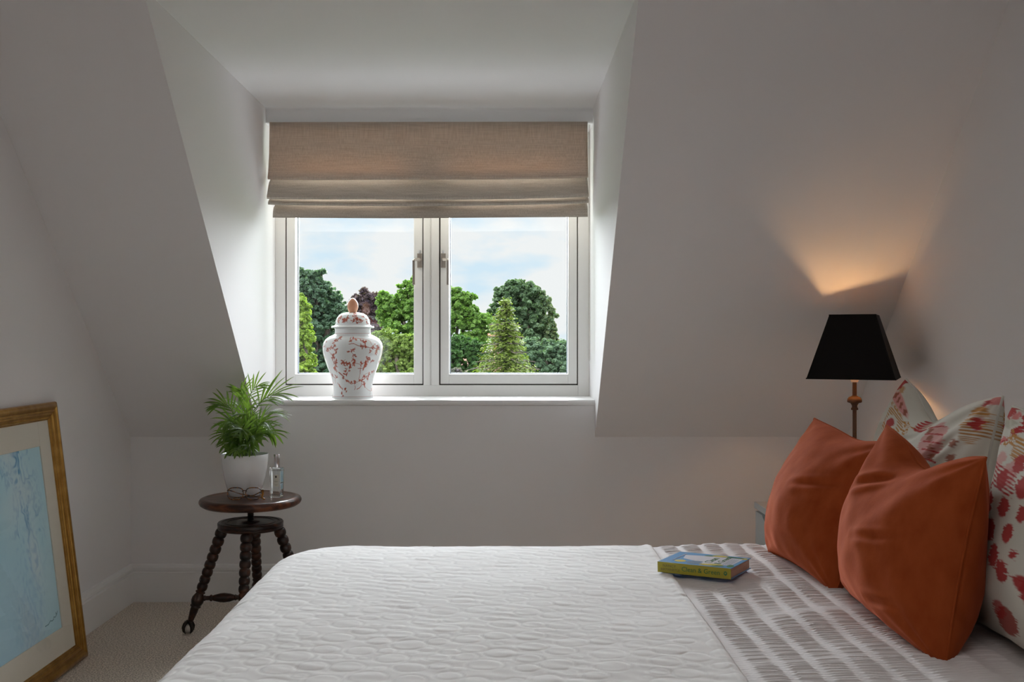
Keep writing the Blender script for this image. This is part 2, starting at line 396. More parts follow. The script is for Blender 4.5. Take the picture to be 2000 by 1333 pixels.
parts.append(tube_data([(xa, -.012, zt), (xa, -.012, zl), ((xa+xb)/2, -.007, zl-.006), (xb, -.002, zl), (xb, -.002, zt)], .0007, 5))
V, F = join_data(parts)
mesh('bead_chain', V, F, M_chain, blind, smooth=True)

# ------------------------------------------------------------------ ginger jar
class Canvas:
    """colour canvas over coordinate arrays X,Y (metres); paints shapes into c"""
    def __init__(s, X, Y, base): s.X, s.Y = X, Y; s.c = np.ones(X.shape+(3,))*np.array(base)
    def put(s, m, col, a=1.0):
        m = np.clip(m, 0, 1)[..., None]*a; s.c = s.c*(1-m)+np.array(col)*m
    def leaf(s, x, y, L, w, ang, col, soft=.0003, a=1.):
        ca, sa = math.cos(ang), math.sin(ang); u = (s.X-x)*ca+(s.Y-y)*sa; v = -(s.X-x)*sa+(s.Y-y)*ca
        t = np.clip(u/L, 0, 1); hw = w*np.sqrt(np.clip(np.sin(PI*t**.8), 0, 1))
        m = np.where((u > 0) & (u < L), np.clip((hw-np.abs(v))/soft+.5, 0, 1), 0); s.put(m, col, a)
    def line(s, x0, y0, x1, y1, w, col, soft=.0003, a=1.):
        dx, dy = x1-x0, y1-y0; l2 = dx*dx+dy*dy+1e-12; t = np.clip(((s.X-x0)*dx+(s.Y-y0)*dy)/l2, 0, 1)
        d = np.hypot(s.X-x0-t*dx, s.Y-y0-t*dy); s.put((w-d)/soft+.5, col, a)
    def disc(s, x, y, rx, ry, col, soft=.0005, a=1., ang=0):
        ca, sa = math.cos(ang), math.sin(ang); u = (s.X-x)*ca+(s.Y-y)*sa; v = -(s.X-x)*sa+(s.Y-y)*ca
        d = (np.hypot(u/rx, v/ry)-1)*min(rx, ry); s.put(-d/soft+.5, col, a)
M_ceramic = mat('glazed_ceramic', (.86, .87, .87), .16, spec=.5, attr='print', coat=.4, coatr=.05)
M_finial = mat('finial_terracotta', (.62, .27, .15), .4, coat=.15, noise=(30, 3, (.72, .36, .22), .3, .7, I3))
JC = Vector(W(689, 778.9, 1.031)); JC.z = ZS
kj = S*1.031
jar = empty('ginger_jar', JC, 'white lidded ginger jar with red painted foliage on the window sill', 'vase')
def prof_curve(pts, n):
    pts = np.array(pts); zz = np.linspace(0, 1, n)
    t = np.concatenate([[0], np.cumsum(np.hypot(np.diff(pts[:, 0]), np.diff(pts[:, 1])))]); t /= t[-1]
    # Catmull-Rom through the points
    out = []
    for z in zz:
        i = min(max(np.searchsorted(t, z)-1, 0), len(pts)-2); f = (z-t[i])/(t[i+1]-t[i]+1e-9)
        p0, p1, p2, p3 = pts[max(i-1, 0)], pts[i], pts[i+1], pts[min(i+2, len(pts)-1)]
        out.append(.5*((2*p1)+(-p0+p2)*f+(2*p0-5*p1+4*p2-p3)*f*f+(-p0+3*p1-3*p2+p3)*f**3))
    return np.array(out)
def jy(c): return (778.9-(c/5.556+560))*kj
body_pts = [(0, 1222), (30, 1222), (38.6, 1221), (39.4, 1214), (38.8, 1192), (37.8, 1165), (37.4, 1130), (37.8, 1090), (39.2, 1040), (42, 980), (46, 920), (50.5, 860), (54.2, 800), (57, 740), (58.1, 690), (57.2, 640), (54, 600), (49, 570), (42, 546), (36.4, 533), (34.8, 522), (34.6, 505), (34.5, 480), (34.4, 462), (30, 461)]
bp_ = prof_curve([(r*kj, jy(c)) for r, c in body_pts], 330)
nth = 560; th = np.linspace(0, 2*PI, nth, endpoint=False)
def revolve(pr):
    R = pr[None, :, 0]; Z = pr[None, :, 1]; return np.stack([R*np.sin(th)[:, None], -R*np.cos(th)[:, None], Z*np.ones((nth, 1))], -1)
TH = ((th+PI) % (2*PI))-PI
CX = (TH[:, None]*.125)*np.ones((1, len(bp_))); CY = np.ones((nth, 1))*bp_[None, :, 1]
cv = Canvas(CX, CY, (.84, .855, .86))
red = (.42, .075, .04); red2 = (.52, .14, .09)
Rat = lambda z: np.interp(z, bp_[40:, 1], bp_[40:, 0])
def jc(x, y):
    px, py = x/8.886+620, y/8.886+640; z = (778.9-py)*kj; r_ = float(Rat(z)); sn = max(-.97, min(.97, (px-689)*kj/r_)); return math.asin(sn)*.125, z
rj = random.Random(3)
def sprig(x, y, n=5, L=.011, ang=None, c=red, X=None):
    X = X or cv; a0 = ang if ang is not None else rj.uniform(0, 2*PI)
    X.line(x-L*.9*math.cos(a0), y-L*.9*math.sin(a0), x+L*.8*math.cos(a0), y+L*.8*math.sin(a0), .0007, c)
    for i in range(n):
        t = rj.uniform(-.8, .9); s = rj.choice((-1, 1)); X.leaf(x+t*L*math.cos(a0), y+t*L*math.sin(a0), L*rj.uniform(.55, 1.15), L*rj.uniform(.16, .27), a0+s*rj.uniform(.45, 1.2), c if rj.random() < .7 else red2, a=rj.uniform(.75, 1))
sp = [(200,250),(160,330),(230,400),(300,360),(350,300),(370,240),(430,210),(390,430),(330,480),(350,530),(370,620),(380,690),(370,745),(380,860),(300,840),(240,800),(560,920),(640,960),(700,960),(780,910),(830,880),(900,900),(850,1010),(700,200),(650,240),(840,240),(830,320),(900,340),(1000,360),(1070,400),(960,430),(710,390),(650,420),(700,480),(690,560),(700,620),(620,720),(540,640),(520,590),(580,650),(930,560),(870,680),(820,650),(980,600),(430,1010),(470,1060),(540,1090),(480,1140),(990,770),(930,800),(160,530),(290,960),(300,1000),(560,800),(560,740),(1050,330),(1060,430),(880,850),(840,960)]
for x, y in sp: sprig(*jc(x, y), n=rj.choice((5, 6, 7)), L=rj.uniform(.0105, .0155))
def poly(pts, w, c=red, a=.95):
    q = [jc(*p) for p in pts]
    for p0, p1 in zip(q[:-1], q[1:]): cv.line(*p0, *p1, w, c, a=a)
poly([(180, 300), (240, 410), (330, 480), (370, 600), (370, 700), (400, 760), (440, 800), (500, 860), (560, 930), (640, 980), (740, 950), (800, 900), (860, 820), (940, 780)], .0008)
poly([(640, 250), (720, 200), (850, 210), (960, 250), (985, 310)], .0010, red2)
poly([(620, 300), (700, 290), (780, 330), (900, 340), (960, 365), (1050, 370)], .0014)
poly([(700, 480), (690, 560), (720, 620), (820, 650), (880, 600), (910, 540)], .0009)
poly([(800, 700), (790, 790), (775, 880)], .0013); poly([(760, 715), (840, 712)], .0012)
poly([(810, 960), (800, 1010), (770, 1050), (730, 1070)], .0016); poly([(700, 1010), (705, 1050), (690, 1080)], .0014)
poly([(240, 790), (300, 850), (350, 880), (350, 970)], .0012, red2); poly([(160, 590), (200, 660), (240, 710)], .0013, red2)
poly([(860, 1040), (900, 1090), (940, 1120), (930, 1160)], .0007, red2)
poly([(890, 590), (870, 660), (840, 740)], .0030); poly([(905, 590), (895, 640), (850, 720)], .0018, red2)
for x, y, rx, ry in ((908, 520, .0036, .0045), (500, 878, .0052, .0062), (715, 385, .0045, .0028), (705, 565, .0048, .0042), (775, 915, .0042, .0036), (1065, 420, .0036, .0045), (430, 215, .0035, .003), (340, 530, .0036, .003)):
    cv.disc(*jc(x, y), rx, ry, red, a=.9)
poly([(430, 780), (490, 830), (520, 860)], .0022)
# rest of the way round
for i in range(95):
    a = rj.uniform(1.35, 2*PI-1.35); a = a if a < PI else a-2*PI; sprig(a*.125, rj.uniform(.03, .235), n=5, L=rj.uniform(.009, .013))
for y0, w in ((jy(519), .0009), (jy(1194), .0008)): cv.put((w-np.abs(CY-y0))/.0003+.5, (.42, .12, .10), .85)
grid_mesh('jar_body', revolve(bp_), M_ceramic, jar, cv.c, closed_u=True)
lid_pts = [(33, 459), (40.5, 459), (41.5, 452), (40.8, 443), (37, 437), (34.2, 430), (33.4, 418), (33, 400), (31.6, 370), (28.8, 340), (24.5, 315), (18, 298), (9, 291), (0.3, 290)]
lp = prof_curve([(r*kj, jy(c)) for r, c in lid_pts], 110)
CX2 = (TH[:, None]*.075)*np.ones((1, len(lp))); CY2 = np.ones((nth, 1))*lp[None, :, 1]
cv2 = Canvas(CX2, CY2, (.84, .855, .86))
for i in range(60):
    x_ = rj.uniform(-.23, .23)
    if abs(x_-.0) < .008: continue
    sprig(x_, rj.uniform(jy(412), jy(325)), 6, rj.uniform(.009, .013), X=cv2, c=red)
grid_mesh('jar_lid', revolve(lp), M_ceramic, jar, cv2.c, closed_u=True)
lathe('finial', [(r*kj, jy(c)) for r, c in ((6.5, 290), (7.6, 286), (8.4, 275), (10.2, 245), (10.6, 222), (10.2, 200), (8.8, 178), (6.3, 155), (3.5, 140), (1.2, 133), (.1, 132))], M_finial, jar, n=32)

# ------------------------------------------------------------------ stool
def wood(name, c1, c2, c3, rough, coat, scale=(3, 22, 22)):
    m = mat(name, c1, rough, coat=coat, coatr=.18, spec=.35); t = m.node_tree; b = t.nodes['Principled BSDF']
    tcn = N(t, 'ShaderNodeTexCoord'); mpn = N(t, 'ShaderNodeMapping'); mpn.inputs['Scale'].default_value = scale
    t.links.new(tcn.outputs['Object'], mpn.inputs[0])
    n = N(t, 'ShaderNodeTexNoise'); n.inputs['Scale'].default_value = 1.4; n.inputs['Detail'].default_value = 5; n.inputs['Distortion'].default_value = 1.2
    t.links.new(mpn.outputs[0], n.inputs[0]); r = N(t, 'ShaderNodeValToRGB'); e = r.color_ramp.elements
    e[0].position = .32; e[0].color = (*c1, 1); e[1].position = .72; e[1].color = (*c3, 1); k = e.new(.5); k.color = (*c2, 1)
    t.links.new(n.outputs[0], r.inputs[0]); t.links.new(r.outputs[0], b.inputs['Base Color'])
    bp = N(t, 'ShaderNodeBump'); bp.inputs['Strength'].default_value = .08; bp.inputs['Distance'].default_value = .001
    t.links.new(n.outputs[0], bp.inputs['Height']); t.links.new(bp.outputs[0], b.inputs['Normal']); return m
M_wtop = wood('stool_top_wood', (.016, .005, .003), (.07, .020, .009), (.20, .062, .022), .30, .12)
M_wleg = wood('stool_leg_wood', (.006, .0025, .002), (.018, .006, .003), (.075, .022, .008), .36, .12, (14, 14, 30))
M_iron = mat('dark_iron', (.012, .011, .010), .5, metal=.6)
SCX, SCY = (489.5-983)*.893*S, .893*D0; ZTOP = .5345
stool = empty('piano_stool', (SCX, SCY, 0), 'dark wooden round piano stool with bobbin turned legs, left of the window', 'stool', rotz=0)
R0 = .197
lathe('seat_top', [(.02, ZTOP-.036), (.165, ZTOP-.036), (.180, ZTOP-.034), (.188, ZTOP-.029), (.190, ZTOP-.0265), (.1925, ZTOP-.026), (R0, ZTOP-.018), (R0, ZTOP-.011), (.193, ZTOP-.004), (.184, ZTOP-.0005), (.172, ZTOP+.0002), (.168, ZTOP-.0012), (.160, ZTOP-.0018), (.05, ZTOP-.0018), (.001, ZTOP-.0018)], M_wtop, stool, n=96, caps=False)
zd = .438
lathe('lower_disc', [(.001, zd-.030), (.118, zd-.030), (.124, zd-.027), (.1265, zd-.022), (.1265, zd-.018), (.1235, zd-.0165), (.1235, zd-.014), (.1268, zd-.012), (.1268, zd-.003), (.124, zd), (.112, zd), (.110, zd-.002), (.100, zd-.002), (.098, zd), (.090, zd), (.088, zd-.002), (.036, zd-.002), (.034, zd+.002), (.018, zd+.004), (.001, zd+.004)], M_wleg, stool, n=80, caps=False)
zz = []; z = zd-.002
while z < ZTOP-.036: zz += [(.0105, z), (.0128, z+.0022), (.0128, z+.0034), (.0105, z+.0056)]; z += .0062
lathe('screw', zz, M_iron, stool, n=24)
M_claw = mat('claw_metal', (.025, .018, .014), .4, metal=.5)
M_ball = mat('glass_ball', (.42, .38, .34), .08, coat=1)
def leg(ang):
    dv = Vector((math.cos(ang), math.sin(ang), 0)); top = dv*.107+Vector((0, 0, zd-.024)); bot = dv*.232+Vector((0, 0, .050))
    Mx, L = frame_from(top, bot)
    pr = [(.012, 0)]; s = .006
    for i in range(8):
        rb = .0232-.0004*i; h = .0335-.0006*i
        for k in range(1, 10):
            a = PI*k/10; pr.append((.0125+(rb-.0125)*math.sin(a)**.75, s+h*(1-math.cos(a))/2))
        s += h
    for r_, d_ in ((.014, .002), (.019, .006), (.019, .009), (.014, .012), (.017, .018), (.0235, .032), (.0245, .044), (.021, .056), (.0185, .060), (.0205, .063), (.0205, .067), (.016, .070), (.0155, .085), (.012, .115)): pr.append((r_, s+d_))
    pr = [p for p in pr if p[1] < L-.002]; pr.append((.0095, L))
    lg = lathe('leg', pr, M_wleg, stool, n=28, M=Mx, sharp=50)
    # claw foot gripping a ball
    c = dv*.239+Vector((0, 0, .0235)); pts = [sphere_data(c, .0195, 16, 10)]
    mesh('ball_foot', *pts[0], M_ball, lg, smooth=True)
    tl = []
    for k in range(4):
        a = ang+PI/4+k*PI/2; d2 = Vector((math.cos(a), math.sin(a), 0))
        tl.append(tube_data([c+Vector((0, 0, .026))+d2*.004, c+Vector((0, 0, .019))+d2*.016, c+Vector((0, 0, .006))+d2*.023, c+Vector((0, 0, -.008))+d2*.021, c+Vector((0, 0, -.018))+d2*.013], [.007, .0075, .0065, .005, .0025], 8))
    V, F = join_data(tl); mesh('claw', V, F, M_claw, lg, smooth=True)
LA = [math.radians(a) for a in (186, 276, 6, 96)]
for a in LA: leg(a)
zs_ = .139
for k, a in enumerate(LA):
    dv = Vector((math.cos(a), math.sin(a), 0)); Mx, L = frame_from(dv*.012+Vector((0, 0, zs_)), dv*.198+Vector((0, 0, zs_)))
    pr = [(.010, 0), (.010, .02), (.013, .024), (.013, .028), (.008, .032), (.0095, .042), (.0125, .046), (.010, .050), (.0155, .066), (.0185, .090), (.0175, .105), (.0115, .130), (.0095, .134), (.0130, .138), (.0130, .142), (.0085, .146), (.0085, .160), (.0115, .165), (.0080, .170), (.0080, L)]
    lathe('stretcher', pr, M_wleg, stool, n=24, M=Mx, sharp=50)
lathe('stretcher_hub', [(.006, .118), (.016, .122), (.022, .130), (.022, .148), (.016, .156), (.008, .166), (.003, .170)], M_wleg, stool, n=24)

# ------------------------------------------------------------------ potted palm
PC = Vector(((478-983)*.905*S, .905*D0, ZTOP-.0018))
M_pot = mat('pot_white_glaze', (.80, .795, .80), .22, coat=.5)
M_soil = mat('soil', (.022, .016, .012), 1, noise=(80, 3, (.06, .045, .03), .3, .7, I3), bump=(90, 3, 1, .01, I3))
M_frond = mat('palm_leaf', (.04, .105, .012), .38, spec=.5, noise=(24, 2, (.15, .26, .035), .38, .66, I3), trans=(.30, (.26, .44, .05)))
M_stem = mat('palm_stem', (.09, .15, .03), .5)
plant = empty('potted_palm', PC, 'small green parlour palm in a white pot on the round stool', 'plant')
Hh = .164
lathe('pot', [(.001, 0), (.055, 0), (.060, .002), (.066, .020), (.0745, .048), (.0825, .080), (.0885, .115), (.0915, .140), (.0922, Hh), (.0912, Hh+.0015), (.0892, Hh), (.0885, .140), (.085, .115), (.001, .113)], M_pot, plant, n=72, caps=False)
lathe('soil', [(.0855, .118), (.08, .124), (.05, .130), (.001, .133)], M_soil, plant, n=40, caps=False)
boxes('plant_label', [(-.052, -.042, -.052, -.050, .11, .190)], mat('plant_tag', (.02, .02, .02), .5), plant)
kp_ = S*.905
rp = random.Random(21)
def blade(base, d, n_, L, w, droop):
    """narrow folded leaflet; returns verts, faces"""
    segs = 7; vs, fs = [], []; d = d.normalized(); side = d.cross(n_).normalized(); up = side.cross(d).normalized()
    p = Vector(base); cur = Vector(d)
    for i in range(segs+1):
        t = i/segs; ww = w*(math.sin(PI*min(1, t*.86+.12))**.75)*(1 if i < segs else .05)
        vs += [p-side*ww+up*ww*.35, Vector(p), p+side*ww+up*ww*.35]
        cur = (cur+Vector((0, 0, -droop/segs))).normalized(); p = p+cur*(L/segs)
    for i in range(segs):
        a = i*3; fs += [(a, a+3, a+4, a+1), (a+1, a+4, a+5, a+2)]
    return vs, fs
def frond(tip, n_leaf, L, w, start=.45, arch=.3, spread=.9, droop=.5):
    """tip: vector from pot centre (x right, y depth, z up from soil)"""
    tip = Vector(tip); base = Vector((rp.uniform(-.03, .03)+tip.x*.06, rp.uniform(-.03, .03), .125))
    end = tip+Vector((0, 0, .165))
    ctrl = base+Vector(((end.x-base.x)*.22, (end.y-base.y)*.22, max(.04, (end.z-base.z)*.75+arch*.25)))
    pts = [base*(1-t)**2+ctrl*2*t*(1-t)+end*t*t for t in [i/16 for i in range(17)]]
    data = []
    def at(t):
        f = t*16; i = min(15, int(f)); q = pts[i].lerp(pts[i+1], f-i); d = (pts[i+1]-pts[i]).normalized(); return q, d
    nrm0 = Vector((rp.uniform(-.5, .5), -.6+rp.uniform(-.5, .3), 1)).normalized()
    for i in range(n_leaf):
        t = start+(1-start)*(i+.3)/n_leaf; q, d = at(min(.995, t)); side = d.cross(nrm0).normalized()
        ll = L*(.65+.5*math.sin(PI*(.18+.72*i/n_leaf)))
        for s in (-1, 1):
            a = spread*(1-.45*i/n_leaf)*rp.uniform(.85, 1.15)
            dd = (d*math.cos(a)+side*s*math.sin(a)+Vector((0, 0, .15))).normalized()
            data.append(blade(q, dd, nrm0, ll*rp.uniform(.85, 1.1), w*.76*rp.uniform(.8, 1.15), droop*rp.uniform(.6, 1.4)))
    q, d = at(.999); data.append(blade(q, d, nrm0, L*.8, w, droop))
    V, F = join_data(data); fr = mesh('frond', V, F, M_frond, plant, smooth=True)
    v, f = tube_data(pts, [.0022-.0014*i/16 for i in range(17)], 6); mesh('stem', v, f, M_stem, fr, smooth=True)
def T_(dx, up, y): return (dx*kp_, y, up*kp_)
spec = [  # dx px, up px, depth, leaflets, length, width
    (24, 132, .02, 8, .075, .0045, .50, .30), (66, 118, -.02, 7, .12, .0050, .62, .28), (-46, 98, -.03, 8, .075, .0052, .5, .35), (-14, 122, .05, 6, .07, .0050, .6, .3),
    (58, 78, .03, 8, .085, .0042, .5, .35), (60, 40, -.02, 8, .075, .0050, .45, .3), (50, 62, -.05, 7, .07, .0052, .5, .3),
    (-30, 62, -.06, 8, .080, .0060, .42, .3), (-32, 38, -.05, 8, .075, .0060, .42, .25), (-26, 22, -.08, 8, .06, .0060, .4, .25), (30, 26, -.07, 8, .065, .0058, .4, .25),
    (-26, 96, .06, 7, .07, .0050, .5, .3), (44, 108, .07, 6, .075, .0042, .6, .3), (6, 78, -.05, 8, .085, .0060, .4, .3), (20, 14, -.09, 7, .055, .0058, .4, .2),
    (-4, 10, -.10, 7, .055, .0060, .4, .2), (4, 50, -.08, 8, .080, .0062, .35, .25), (-18, 50, .0, 8, .08, .0060, .35, .25), (20, 55, .02, 9, .08, .0060, .35, .25),
    (34, 44, .06, 8, .07, .0055, .4, .25), (-34, 60, .06, 7, .07, .0055, .4, .25), (0, 66, .08, 8, .075, .0058, .4, .25), (8, 34, .03, 9, .075, .0062, .3, .25), (-10, 30, -.03, 9, .070, .0062, .3, .2), (-20, 8, -.06, 7, .05, .006, .35, .2), (26, 36, -.04, 9, .07, .006, .35, .2), (12, 90, 0, 7, .075, .0052, .45, .25)]
for dx, up, y, n_, L, w, st, ar in spec: frond(T_(dx, up, y), n_, L, w, st, ar, droop=.45 if up > 70 else .8)

# ------------------------------------------------------------------ perfume bottle
BC = Vector(((540.5-983)*.893*S, .893*D0, ZTOP-.0018))
bot = empty('perfume_bottle', BC, 'small clear glass perfume bottle with silver cap on the round stool', 'bottle', rotz=math.radians(-16))
M_bglass = bpy.data.materials.new('bottle_glass'); M_bglass.use_nodes = True; _p = M_bglass.node_tree.nodes['Principled BSDF']; _p.inputs['Transmission Weight'].default_value = 1; _p.inputs['Roughness'].default_value = 0; _p.inputs['IOR'].default_value = 1.46; _p.inputs['Base Color'].default_value = (.97, .985, .985, 1)
M_liq = M_bglass.copy(); M_liq.name = 'perfume_liquid'; M_liq.node_tree.nodes['Principled BSDF'].inputs['IOR'].default_value = .93
M_cap = mat('silver_cap', (.62, .60, .61), .18, metal=1)
M_label = mat('paper_label', (.72, .70, .62), .7)
M_ink = mat('label_ink', (.05, .035, .03), .7); M_ink2 = mat('label_ink_grey', (.33, .31, .28), .7)
def rbox(name, w0, w1, d0, d1, z0, z1, m, par, bev=.003):
    bm = bmesh.new(); vs = [bm.verts.new(p) for p in ((-w0, -d0, z0), (w0, -d0, z0), (w0, d0, z0), (-w0, d0, z0), (-w1, -d1, z1), (w1, -d1, z1), (w1, d1, z1), (-w1, d1, z1))]
    for f in ((0, 3, 2, 1), (4, 5, 6, 7), (0, 1, 5, 4), (1, 2, 6, 5), (2, 3, 7, 6), (3, 0, 4, 7)): bm.faces.new([vs[i] for i in f])
    return bobj(name, bm, m, par, bevel=bev, segs=3)
rbox('bottle_glass', .0225, .0245, .016, .018, 0, .118, M_bglass, bot, .004)
rbox('perfume', .0190, .0208, .0125, .0145, .010, .106, M_liq, bot, .002)
lathe('collar', [(.0125, .117), (.0125, .121), (.010, .121)], M_cap, bot, n=28)
lathe('cap', [(.0118, .121), (.0118, .168), (.0108, .1695), (.0001, .1697)], M_cap, bot, n=36)
tube('dip_tube', [(0, 0, .12), (.001, .001, .07), (.006, .003, .035), (.016, .004, .013)], .0014, mat('dip_tube_plastic', (.85, .87, .9), .3), bot)
lab = boxes('label', [(-.004, .0185, -.0192, -.0187, .045, .090)], M_label, bot)
boxes('label_print', [(.0035, .0105, -.0196, -.0192, .079, .087)], M_ink, lab)
boxes('label_print', [(-.0015, .0155, -.0196, -.0192, .0655, .0668), (.001, .013, -.0196, -.0192, .0620, .0630), (-.001, .015, -.0196, -.0192, .0525, .0535), (.002, .012, -.0196, -.0192, .0495, .0503)], M_ink2, lab)

# ------------------------------------------------------------------ folded spectacles
GC = Vector(((478-983)*.8785*S, .8785*D0-.005, ZTOP-.0018))
gl = empty('eyeglasses', GC, 'folded tortoiseshell eyeglasses in front of the white plant pot', 'glasses')
M_tort = mat('tortoiseshell', (.030, .012, .006), .2, coat=.6, noise=(110, 2, (.38, .14, .02), .45, .62, I3))
M_amber = mat('amber_acetate', (.55, .22, .02), .2, coat=.6, noise=(90, 2, (.12, .04, .01), .5, .65, I3))
M_lens = glass_mat('lens', (.95, .96, .97), 1.5)
def rim(cx):
    pts = []
    for i in range(33):
        a = 2*PI*i/32; c, s = math.cos(a), math.sin(a)
        x = .0305*abs(c)**.65*(1 if c >= 0 else -1); z_ = .0225*abs(s)**.7*(1 if s >= 0 else -1)
        x *= 1-.10*(s < 0)*abs(s)
        pts.append(Vector((cx+x, .002*math.cos(a)*0-.0+z_*.18, .0245+z_)))
    return pts
rims = []
for cx in (-.035, .035):
    p = rim(cx); rims.append(tube_data(p, .0019, 8))
    lens = mesh('lens', [q for q in p[:-1]], [tuple(range(32))], M_lens, gl)
rims.append(tube_data([(-.009, .002, .033), (-.004, .001, .0365), (.004, .001, .0365), (.009, .002, .033)], .0019, 8))
V, F = join_data(rims); autosmooth(mesh('rims', V, F, M_tort, gl), 60)
tube('temple', [(-.066, .004, .036), (-.068, .010, .0365), (-.060, .018, .034), (-.02, .022, .020), (.04, .020, .010), (.064, .016, .006), (.072, .012, .0028)], [.0025, .0024, .0022, .0020, .0022, .0028, .0026], M_tort, gl)
t2 = tube('temple', [(.066, .004, .038), (.0705, .008, .037), (.066, .013, .032), (.03, .028, .014), (-.02, .030, .006), (-.05, .028, .0028)], [.0030, .0030, .0026, .0022, .0024, .0026], M_tort, gl)
e = tube('temple_tip', [(.0705, .006, .037), (.0695, .008, .022), (.066, .008, .010), (.072, .007, .004), (.078, .006, .003)], [.003, .0034, .0034, .0036, .003], M_amber, gl); e['label'] = 'amber coloured temple tip'

# ------------------------------------------------------------------ leaning picture
M_gold = mat('gilt_frame', (.34, .17, .035), .33, metal=.85, noise=(22, 5, (.52, .30, .075), .35, .75, (1, 1, 1)), bump=(70, 4, .25, .002, I3))
M_mount = mat('cream_mount', (.72, .68, .59), .85)
pb = Vector((-1.507, 3.70, .004)); pt = Vector((-1.622, 3.70, .930))
vv = (pt-pb).normalized(); uu = Vector((0, 1, 0)); nn = Vector(uu.cross(vv)).normalized(); nn = nn if nn.x > 0 else -nn
HP, WP = (pt-pb).length, .76; pb = pb-Vector((0, WP, 0))
pic = bpy.data.objects.new('framed_picture', None); COL.objects.link(pic); pic.empty_display_size = .05
Mp = Matrix(((uu.x, vv.x, nn.x, pb.x), (uu.y, vv.y, nn.y, pb.y), (uu.z, vv.z, nn.z, pb.z), (0, 0, 0, 1))); pic.matrix_world = Mp
tag(pic, 'gilt framed blue watercolour leaning against the left wall', 'picture')
# moulding cross-section: (distance inwards from the outer edge, height along the normal)
mp_ = [(0, -.020), (0, -.006), (.002, 0), (.005, .003), (.010, .006), (.018, .007), (.025, .004), (.027, .001), (.029, .001), (.030, .003), (.034, .003), (.035, -.001), (.037, -.002), (.041, -.001), (.046, -.003), (.048, -.006), (.050, -.006), (.052, -.004), (.056, -.005), (.058, -.009), (.062, -.011), (.062, -.020)]
mw = .062
vs, fs = [], []
for (cx, cy, sx_, sy_) in ((0, 0, 1, 1), (WP, 0, -1, 1), (WP, HP, -1, -1), (0, HP, 1, -1)):
    for w, h in mp_: vs.append((cx+sx_*w, cy+sy_*w, h))
k = len(mp_)
for c in range(4):
    d = (c+1) % 4
    for j in range(k): j2 = (j+1) % k; fs.append((c*k+j, d*k+j, d*k+j2, c*k+j2))
bm = bmesh.new(); bv = [bm.verts.new(v) for v in vs]
for f in fs: bm.faces.new([bv[i] for i in f])
autosmooth(bobj('moulding', bm, M_gold, pic), 25)
a0, a1, b0, b1 = mw-.002, WP-mw+.002, mw-.002, HP-mw+.002
m_ = .088; cu0, cu1, cv0_, cv1 = a0+m_*.92, a1-m_*.92, b0+m_, b1-m_
boxes('mount', [(a0, cu0, b0, b1, -.017, -.0125), (cu1, a1, b0, b1, -.017, -.0125), (cu0, cu1, b0, cv0_, -.017, -.0125), (cu0, cu1, cv1, b1, -.017, -.0125)], M_mount, pic, bevel=.0008)
boxes('backing_board', [(a0, a1, b0, b1, -.022, -.018)], mat('board', (.2, .15, .1), .9), pic)
# watercolour wash: abstract blues and whites as colour on a fine sheet
nu, nv = 260, 420
U0, Vv = np.meshgrid(np.linspace(cu0, cu1, nu), np.linspace(cv0_, cv1, nv), indexing='ij'); U = WP-U0
a = sfield(U, Vv, 9, 8, 1); b_ = sfield(U+.02*a, Vv+.03*a, 26, 12, 2, 1.3, .7); c_ = sfield(U+.015*b_, Vv+.02*a, 70, 16, 3, 1.2, .6); d_ = sfield(U+.01*c_, Vv+.012*b_, 170, 16, 4)
base = np.array((.52, .78, .88)); c = np.ones(U.shape+(3,))*base + (.03*a+.02*b_)[..., None]*np.array((1, .8, .6))
fx = U-cu0; band = np.exp(-((fx-.20-.045*np.sin(Vv*6+1.5))/.105)**2)     # figure of white and blue washes
white = np.clip(band*1.1*(.5+.45*b_), 0, 1)[..., None]; c = c*(1-white*.55)+np.array((.72, .80, .84))*white*.55
vein = np.exp(-((b_+.5*c_+.25*d_)/.22)**2)*np.clip(.55+.5*c_+.3*a, 0, 1); up = np.clip((Vv-cv0_-.05)/.5, .25, 1)
blue = np.clip(band*1.25*up*(.85*vein+.45*np.clip(c_+.7*d_-1.0, 0, 1)), 0, 1)[..., None]; c = c*(1-blue*.85)+np.array((.06, .30, .58))*blue*.85
mid = np.clip(band*(.5*a+.6*d_-.25), 0, 1)[..., None]; c = c*(1-mid*.35)+np.array((.14, .42, .68))*mid*.35
lower = np.clip((cv0_+.42-Vv)/.3, 0, 1)*np.clip((fx-.08)/.1, 0, 1); c = c*(1-.45*lower[..., None])+np.array((.40, .62, .80))*.45*lower[..., None]
cvp = Canvas(U, Vv, (1, 1, 1)); cvp.c = np.clip(c, .02, 1)
sgx, sgy = cu0+.018, cv0_+.040
pts_ = [(0, .022), (.006, .012), (.012, .020), (.010, .010), (.022, .006), (.030, .010), (.034, .002), (.046, .0), (.058, .004), (.075, -.004), (.10, -.004)]
for p0, p1 in zip(pts_[:-1], pts_[1:]): cvp.line(sgx+p0[0], sgy+p0[1], sgx+p1[0], sgy+p1[1], .0012, (.06, .20, .28), .0012)
P = np.stack([U0, Vv, np.full_like(U, -.0165)], -1)
grid_mesh('watercolour', P, mat('watercolour_paper', (.5, .6, .7), .85, attr='print', spec=.2), pic, cvp.c)
mesh('glazing', [(a0, b0, -.0112), (a1, b0, -.0112), (a1, b1, -.0112), (a0, b1, -.0112)], [(0, 1, 2, 3)], glass_mat('picture_glass', (.98, .98, .98), 1.35), pic)

